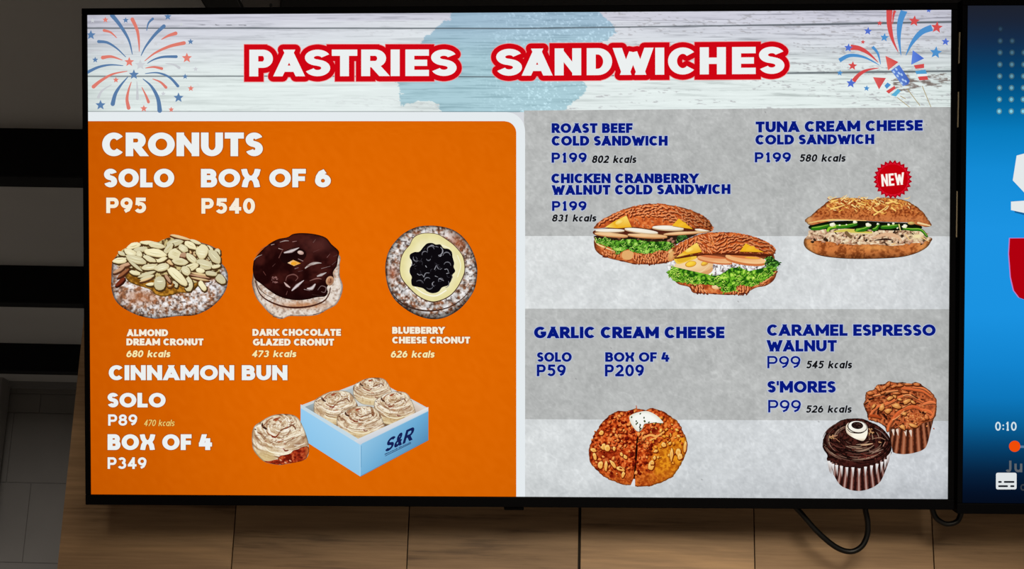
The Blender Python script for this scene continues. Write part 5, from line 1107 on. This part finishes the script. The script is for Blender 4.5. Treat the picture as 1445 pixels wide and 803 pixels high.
for P, w, c in (([(430, 318), (480, 316), (540, 305)], 16, (206, 168, 130)), ([(390, 352), (440, 350)], 14, (176, 140, 112)), ([(600, 290), (620, 295)], 20, (206, 156, 110)), ([(640, 330), (660, 290)], 16, (170, 120, 100)), ([(540, 260), (610, 250), (660, 270)], 10, (150, 110, 88)), ([(130, 240), (180, 235), (210, 230)], 10, (196, 140, 110)), ([(190, 255), (230, 290)], 14, (160, 110, 80)), ([(500, 370), (560, 385), (640, 360)], 10, (140, 110, 96)), ([(400, 290), (470, 280), (560, 270)], 12, (20, 8, 8)), ([(240, 330), (300, 370), (420, 390), (560, 350)], 14, (16, 8, 8)), ([(120, 280), (200, 330), (280, 350)], 12, (90, 48, 40)), ([(80, 320), (160, 370), (260, 410), (340, 470)], 12, (22, 10, 8)), ([(560, 160), (630, 200), (690, 270)], 8, (110, 90, 84)), ([(430, 400), (520, 420), (600, 400)], 12, (110, 52, 42)), ([(350, 470), (430, 490), (520, 480)], 10, (24, 10, 8)), ([(240, 130), (230, 190), (250, 240)], 9, (70, 48, 42))): a.stroke(P, w * .5, c, w * .4, w)
for i in range(34): q = (rg.uniform(135, 190), rg.uniform(225, 265)) if i < 12 else (rg.uniform(505, 550), rg.uniform(165, 230)) if i < 26 else (rg.uniform(370, 600), rg.uniform(415, 455)); a.ell(q[0], q[1], rg.uniform(5, 10), rg.uniform(4, 8), 20, *((((206, 160, 110), (120, 76, 48))) if i < 26 else ((130, 66, 56), (70, 30, 26))), seg=9)
a.build('chocolate_icing', pic)
a = Art(z, fr)
a.shape([(284, 150), (300, 120), (350, 96), (430, 90), (490, 130), (500, 190), (492, 235), (455, 284), (400, 274), (340, 246), (296, 210)], (40, 22, 18))
def fn(x, y, u, v, t): return mixc((250, 244, 228), (190, 160, 132), np.clip(sst(330, 290, u) * .5 + sst(250, 285, v) * .7 + .5 * np.exp(-((u - 320) / 26) ** 2 - ((v - 225) / 20) ** 2), 0, 1))
a.blob([(288, 150), (304, 116), (350, 100), (430, 96), (484, 132), (494, 190), (486, 232), (455, 278), (400, 268), (342, 240), (298, 204)], fn, (400, 190))
a.ell(396, 148, 94, 58, 8, (44, 24, 20), seg=36); a.ell(398, 146, 86, 52, 8, (250, 248, 240), (236, 228, 214), seg=36); a.ell(396, 134, 56, 34, 6, (34, 18, 16), (16, 8, 8), seg=30)
a.stroke([(304, 170), (330, 196), (380, 206), (440, 204), (484, 176)], 5, (40, 20, 16), 5, 9)
for i in range(14): q = (396 + rg.uniform(-44, 44), 132 + rg.uniform(-22, 22)); a.ell(q[0], q[1], 8, 4, 30, (70, 46, 40))
a.build('marshmallow', pic, 'white marshmallow ring')

# ------------------------------------------------------------------ firework drawings on the boards
BLU = (92, 128, 172); COR = (228, 128, 114); PAL_ = (206, 209, 214)
def star(a, cx, cy, r, col, rot=-90, inner=.45):
    a.poly([(cx + q * math.cos(t), cy + q * math.sin(t)) for k in range(10) for q, t in [((r if k % 2 == 0 else r * inner), math.radians(rot + 36 * k))]], col)
fr = crop(120, 15, .18681); z = ZC(4e-4)
LINES = [([(205, 36), (265, 110), (330, 220), (358, 330)], 30, BLU), ([(358, 66), (395, 150), (408, 240), (410, 308)], 26, COR), ([(512, 62), (480, 95), (466, 150)], 18, BLU), ([(596, 118), (530, 180), (460, 270), (424, 340)], 26, BLU), ([(685, 172), (630, 190), (578, 218)], 26, COR), ([(748, 245), (640, 270), (530, 320), (452, 380)], 26, COR), ([(690, 348), (590, 350), (520, 370), (472, 398)], 20, BLU), ([(580, 438), (520, 426), (458, 434)], 20, COR), ([(712, 432), (670, 408), (610, 400)], 18, PAL_), ([(702, 570), (640, 505), (550, 470), (456, 476)], 20, BLU), ([(612, 580), (570, 540), (512, 516)], 20, COR), ([(565, 755), (550, 660), (500, 570), (438, 516)], 32, BLU), ([(480, 690), (460, 640), (430, 580)], 20, COR), ([(396, 665), (396, 600), (392, 535)], 20, PAL_), ([(330, 735), (318, 670), (330, 600), (350, 540)], 26, COR), ([(210, 705), (230, 630), (270, 565), (325, 500)], 30, BLU), ([(102, 655), (130, 605), (200, 560)], 20, PAL_), ([(65, 575), (120, 530), (210, 480), (318, 458)], 26, COR), ([(22, 465), (100, 428), (190, 410), (288, 416)], 22, BLU), ([(135, 355), (200, 348), (282, 374)], 26, COR), ([(104, 234), (170, 242), (240, 285), (308, 350)], 22, BLU), ([(145, 150), (195, 165), (240, 206)], 20, COR), ([(30, 312), (80, 300), (134, 300)], 16, PAL_)]
root = Art(z, fr)
star(root, 418, 410, 42, PAL_)
root = root.build('firework_drawing', tv, 'blue and coral firework burst with stars drawn at the upper left')
for P, w, c in LINES:
    a = Art(z, fr); a.stroke(P, w * 1.1, tuple(v * .97 for v in c), 5, w * .74, n=8); a.build('spark_trail', root)
for cx, cy, r, c in ((58, 75, 20, PAL_), (155, 70, 24, COR), (308, 73, 24, BLU), (626, 45, 30, BLU), (728, 104, 18, PAL_), (45, 185, 38, BLU), (798, 235, 24, BLU), (535, 250, 20, PAL_), (282, 240, 22, PAL_), (770, 358, 40, COR), (78, 372, 24, BLU), (335, 388, 38, COR), (370, 484, 40, BLU), (836, 442, 20, PAL_), (757, 498, 22, BLU), (234, 524, 24, COR), (800, 588, 24, COR), (707, 658, 40, BLU), (592, 628, 20, PAL_), (118, 714, 40, BLU), (445, 740, 28, COR), (652, 748, 22, COR)):
    a = Art(z, fr); star(a, cx, cy, r, c); clamp_glass(a); a.build('star', root)
fr = crop(1175, 10, .18681); z = ZC(4e-4)
RD = (212, 78, 78); SB = (78, 144, 204); DBL = (82, 112, 206)
def ribbon(a, P, w, c): a.stroke(P, w, c, 3, w * .72, n=8, caps=False)
root = Art(z, fr); star(root, 616, 106, 44, RD, rot=-84)
root = root.build('rocket_drawing', tv, 'red and blue party rockets with ribbons and stars drawn at the upper right')
for P, w, c in (([(428, 24), (428, 130), (450, 240), (494, 340)], 46, RD), ([(470, 26), (460, 60), (452, 130)], 22, RD), ([(540, 26), (510, 110), (500, 230), (516, 366)], 52, SB), ([(750, 156), (670, 190), (600, 270), (552, 366)], 50, SB), ([(135, 304), (200, 312), (270, 350), (344, 418)], 42, RD), ([(300, 300), (340, 350), (362, 434)], 24, SB), ([(50, 404), (130, 366), (240, 380), (354, 440)], 32, SB), ([(156, 560), (200, 510), (260, 476), (350, 460)], 34, RD)):
    a = Art(z, fr); ribbon(a, P, w, c); clamp_glass(a); a.build('ribbon', root)
for P in ([(488, 684), (580, 756)], [(560, 615), (660, 746)], [(676, 596), (742, 756)], [(510, 672), (552, 694)]):
    a = Art(z, fr); a.stroke(P, 6, (176, 160, 120), 5, caps=False); a.build('rocket_stick', root)
def piece(name, fn):
    a = Art(z, fr); fn(a); a.build(name, root)
piece('rocket', lambda a: (a.poly([(440, 478), (502, 436), (582, 556), (570, 584), (530, 598)], [(98, 136, 214), (84, 122, 206), (62, 96, 180), (72, 104, 188), (110, 144, 214)]), [a.ell(x, y, 12, 7, 50, (176, 204, 240)) for x, y in ((480, 470), (500, 500), (490, 520), (520, 510), (530, 550), (520, 575), (550, 560), (462, 490))], a.poly([(398, 368), (496, 416), (418, 478)], [(222, 96, 90), (206, 72, 74), (228, 110, 100)])))
piece('rocket', lambda a: (a.poly([(604, 326), (690, 388), (592, 436)], [(92, 128, 220), (70, 104, 200), (100, 138, 222)]), [a.poly([(612 + k, 440 + o), (690 - d, 428 + o), (690 + e, 460 + o), (625 + k, 466 + o)], c) for o, c, k, d, e in ((0, RD, 0, 0, 0), (44, (82, 156, 206), 10, -10, 22), (88, RD, 30, -20, 32))], a.poly([(636, 506), (712, 504), (720, 520), (645, 526)], (232, 238, 240))))
piece('rocket', lambda a: (a.poly([(304, 530), (402, 536), (350, 622)], [(222, 98, 94), (204, 70, 74), (214, 84, 84)]), [a.poly(P, c) for P, c in (([(390, 594), (414, 570), (440, 588), (408, 618)], SB), ([(402, 636), (468, 594), (474, 616), (424, 654)], RD), ([(440, 666), (492, 618), (514, 636), (476, 676)], (92, 176, 214)))]))
for cx, cy, r, c in ((355, 122, 22, RD), (266, 182, 32, DBL), (390, 230, 34, SB), (228, 264, 18, RD), (118, 308, 34, DBL), (150, 444, 36, RD), (54, 498, 24, SB), (138, 576, 38, DBL), (256, 614, 24, SB), (786, 154, 46, RD), (725, 24, 22, DBL), (852, 262, 32, DBL), (778, 344, 48, SB)):
    a = Art(z, fr); star(a, cx, cy, r, c, rot=-84); clamp_glass(a); a.build('star', root)

# ------------------------------------------------------------------ the second screen, cut by the right edge of the view
TW = (1360.6, 8.5); L_up = scr([(1365.0, 8.0)])[0]; L_dn = scr([(1357.5, 709.5)])[0]
rot = math.atan2(L_up[0] - L_dn[0], L_up[1] - L_dn[1])
h2 = float(np.linalg.norm(L_up - L_dn)); w2 = h2 * 16 / 9
cen = (L_up + L_dn) / 2 + np.array((math.cos(rot), -math.sin(rot))) * w2 / 2
T2 = Matrix.Translation((cen[0], cen[1], 0.0)) @ Matrix.Rotation(-rot, 4, 'Z')
tv2 = empty('media_screen', TV @ T2)
tag(tv2, 'second wall screen, cut by the right edge, showing a blue video at 0:10', 'screen')
bezel(tv2, .0078, .0078, .0080, .0150, w2, h2)
bracket(tv2, (-0.25, 0.25))
_c, _s = math.cos(rot), math.sin(rot)
class Art2(Art):
    def build(s, name, parent, label=None):
        for V in s.V:
            x = V[:, 0] - cen[0]; y = V[:, 1] - cen[1]
            V[:, 0], V[:, 1] = x * _c - y * _s, x * _s + y * _c
        return Art.build(s, name, parent, label)
g = Art(ZC(0.0))
KEY = [(0, (30, 34, 46)), (.03, (27, 36, 54)), (.07, (20, 44, 74)), (.13, (6, 66, 110)), (.19, (2, 96, 150)), (.25, (8, 124, 190)), (.33, (20, 140, 214)), (.45, (28, 148, 226)), (.62, (26, 146, 224)), (.72, (18, 132, 206)), (.79, (12, 118, 186)), (.84, (8, 96, 152)), (.89, (6, 62, 104)), (.94, (6, 32, 60)), (.98, (4, 16, 36)), (1.0, (4, 12, 28))]
ys = np.linspace(h2 / 2, -h2 / 2, 90); xs = np.linspace(-w2 / 2, w2 / 2, 40); X, Y = np.meshgrid(xs, ys)
tt = (h2 / 2 - Y.ravel()) / h2; C_ = np.stack([np.interp(tt, [k[0] for k in KEY], [k[1][i] for k in KEY]) for i in range(3)], 1)
g.V.append(np.c_[X.ravel(), Y.ravel(), np.zeros(X.size)]); g.C.append(lin(C_)); k = np.arange(39 * 89); r = k // 39 * 40 + k % 39
g.F = list(zip(r.tolist(), (r + 40).tolist(), (r + 41).tolist(), (r + 1).tolist())); g.build('display', tv2, 'blue video picture fading to dark at top and bottom')
bk = MB(); bk.box((-w2/2, -h2/2, -.004), (w2/2, h2/2, -.0004)); bk.build('display_panel', BACKM, tv2)
rowy = [41, 57.8, 74.2, 91.1, 107.6, 124, 140.4, 157.1]
for i, y in enumerate(rowy):
    for j in range(3):
        if j > i: continue
        x = 1411.6 - 1.7 * i / 7 + 16.9 * j; f = i / 7
        a = Art2(ZC(3e-4)); c = mixc((38, 58, 78), (118, 186, 206), np.array([f ** .9]))[0]
        a.ell(x, y, 3.9, 4.2, 0, tuple(c * .72 + np.array((2, 20, 34)) * .2), seg=20); a.ell(x, y, 2.2, 2.4, 0, tuple(np.minimum(c * 1.1, 255)), seg=16); a.build('dot', tv2)
a = Art2(ZC(3e-4)); a.poly([(1434.5, 219.5), (1446, 216.5), (1500, 214), (1500, 300), (1462, 284), (1445, 271.5), (1429, 254.5)], (228, 233, 234)); a.build('white_shape', tv2, 'upper white block of the video title')
a = Art2(ZC(3e-4)); a.poly([(1426.5, 285), (1427, 284), (1500, 281), (1500, 313), (1445, 303.5), (1432, 300)], (22, 96, 152)); a.poly([(1426.5, 284.5), (1500, 279.5), (1500, 310), (1445, 300.5), (1426.5, 296.5)], (228, 233, 234)); a.build('white_shape', tv2, 'lower white bar of the video title')
a = Art2(ZC(3e-4)); RP = [(1425, 336.5), (1500, 336), (1500, 426), (1445, 421.5), (1438, 419), (1430.5, 409), (1426.3, 391), (1423.8, 358)]
a.poly([(x - 1.3, y - (.8 if y < 340 else -.8)) for x, y in RP], (196, 120, 196)); a.poly([(x + .4, y + 1) for x, y in RP], (110, 4, 34)); a.poly(RP, (176, 0, 14)); a.build('red_shape', tv2, 'red block with a curved lower left corner')
def lt2(name, text, x0, x1, yt, yb, col, s, label, widths=PW, gap=.14, dw=.6):
    x = 0; sp = []
    for ch in text: w = widths.get(ch, dw); sp.append((x, x + w)); x += w + gap
    f_ = (x1 - x0) / (x - gap); a = Art2(ZC(4e-4)); hg = yb - yt
    for ch, (p, q) in zip(text, sp):
        p, q = x0 + p * f_, x0 + q * f_; W = max((q - p) / hg, s + .001)
        for gq in glyph(ch, W, s): a.poly(np.c_[p + gq[:, 0] / W * (q - p), yb - gq[:, 1] * hg], col)
    return a.build(name, tv2, label)
lt2('time_lettering', '0:10', 1404.2, 1434.4, 595.2, 607.8, (206, 226, 232), .17, 'white time 0:10', dict(PW, **{'1': .42}))
lt2('caption_lettering', 'Ju', 1418.6, 1443.2, 650, 666.4, (92, 98, 104), .2, 'dim caption letters Ju')
lt2('caption_lettering', 'c', 1439.5, 1447.5, 679.5, 692.5, (52, 58, 66), .16, 'very dim caption letter')
a = Art2(ZC(3.5e-4)); a.stroke([(1436, 630.4), (1520, 631)], 3.4, (86, 122, 154), 3.4, caps=False); a.build('progress_bar', tv2)
a = Art2(ZC(4e-4)); a.ell(1431.7, 629.8, 8.0, 7.9, 0, (238, 76, 8), seg=32); a.build('progress_knob', tv2, 'orange playback knob')
a = Art2(ZC(6e-4)); x0, y0, x1, y1, r = 1405.2, 667, 1434.4, 690.6, 2.6
a.poly([(cx + r * math.cos(t), cy + r * math.sin(t)) for cx, cy, t0 in ((x1 - r, y1 - r, 0), (x0 + r, y1 - r, 90), (x0 + r, y0 + r, 180), (x1 - r, y0 + r, 270)) for t in np.radians(np.linspace(t0, t0 + 90, 6))], (222, 227, 228))
for P in ([(1409.6, 680), (1412.2, 680)], [(1417.6, 680), (1430, 680)], [(1409.6, 686), (1421, 686)], [(1426.6, 686), (1430, 686)]): a.stroke(P, 2.6, (24, 30, 38), 2.6)
a.build('subtitle_icon', tv2, 'white subtitle icon with dark dashes')

# solid beige slivers stand in for the light gleaming between the two screens
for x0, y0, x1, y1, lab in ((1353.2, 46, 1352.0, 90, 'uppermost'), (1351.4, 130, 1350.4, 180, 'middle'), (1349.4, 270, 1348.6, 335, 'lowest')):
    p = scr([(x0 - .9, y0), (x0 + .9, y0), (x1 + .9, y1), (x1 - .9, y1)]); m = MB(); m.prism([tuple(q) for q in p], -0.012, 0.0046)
    m.build('edge_gleam', STRIP, tv, bevel=.0002)

# ------------------------------------------------------------------ cables behind the screens
def tvp(px, py, z): p = scr([(px, py)], z)[0]; return TV @ Vector((p[0], p[1], z))
CAB = plain('cable_black', (9, 9, 10), 0.4, spec=.3)
def cable(name, pts, r, label):
    P = spline([tuple(tvp(x, y, z_)) for x, y, z_ in pts], 10)
    m = MB(); m.tube([tuple(q) for q in P], r, 12); o = m.build(name, CAB); return tag(o, label, 'cable')
cable('power_cable', [(1090, 690, -.045), (1112, 706, -.045), (1130, 724, -.045), (1152, 749, -.046), (1178, 771, -.047), (1199, 778.5, -.047), (1215, 772, -.046), (1223.5, 756, -.046), (1224.5, 738, -.045), (1221, 718, -.045), (1217, 690, -.045)], .0041, 'black cable hanging in a long loop under the large menu screen')
cable('signal_cable', [(1312, 700, -.045), (1315, 716, -.045), (1321, 731, -.046), (1335, 739.5, -.046), (1349, 737, -.046), (1355, 728, -.046), (1358, 714, -.045), (1359, 700, -.045)], .0040, 'short black cable loop below the gap between the two screens')

# ------------------------------------------------------------------ black bulkhead and bracket above the menu screen
bz = -0.16; p0 = TV.inverted()
def up_to(px, py, z): q = tvp(px, py, z); return q
c0_ = up_to(398, 12, bz); c1_ = up_to(1700, 10, bz)
bk = MB(); bk.box((c0_.x, c0_.y - .02, c0_.z - .03), (c1_.x, c0_.y + .25, CEIL_Z - .002)); tag(bk.build('ceiling_bulkhead', plain('bulkhead_black', (13, 13, 16), .7), bevel=.004), kind='structure', label='black bulkhead hanging from the ceiling behind the top of the menu screen')
hg_ = empty('ceiling_bracket', TV @ Matrix.Translation((*scr([(340, 6)], bz)[0], bz)))
tag(hg_, 'black slanted ceiling bracket with a grey bolted plate above the menu screen', 'bracket')
o2 = scr([(340, 6)], bz)[0]
def loc(P): return [tuple(np.array(q) - o2) for q in scr(P, bz)]
m = MB(); m.prism(loc([(300, 26), (270, -26), (326, -26), (350, 26)]), -.012, .012); m.build('arm', plain('bracket_black', (14, 14, 16), .5), hg_, bevel=.002)
m = MB(); m.prism(loc([(346, 22), (332, -24), (402, -24), (402, 22)]), -.016, -.006); pl_ = m.build('plate', plain('plate_grey', (104, 99, 95), .6, var=.1), hg_, bevel=.001)
bq = loc([(381.5, 6.2)])[0]; m = MB(); m.prism([(bq[0] + .0022 * math.cos(t), bq[1] + .0022 * math.sin(t)) for t in np.linspace(0, 2 * math.pi, 12, endpoint=False)], -.0062, -.003); m.build('bolt', plain('bolt_black', (16, 16, 16), .5), pl_)
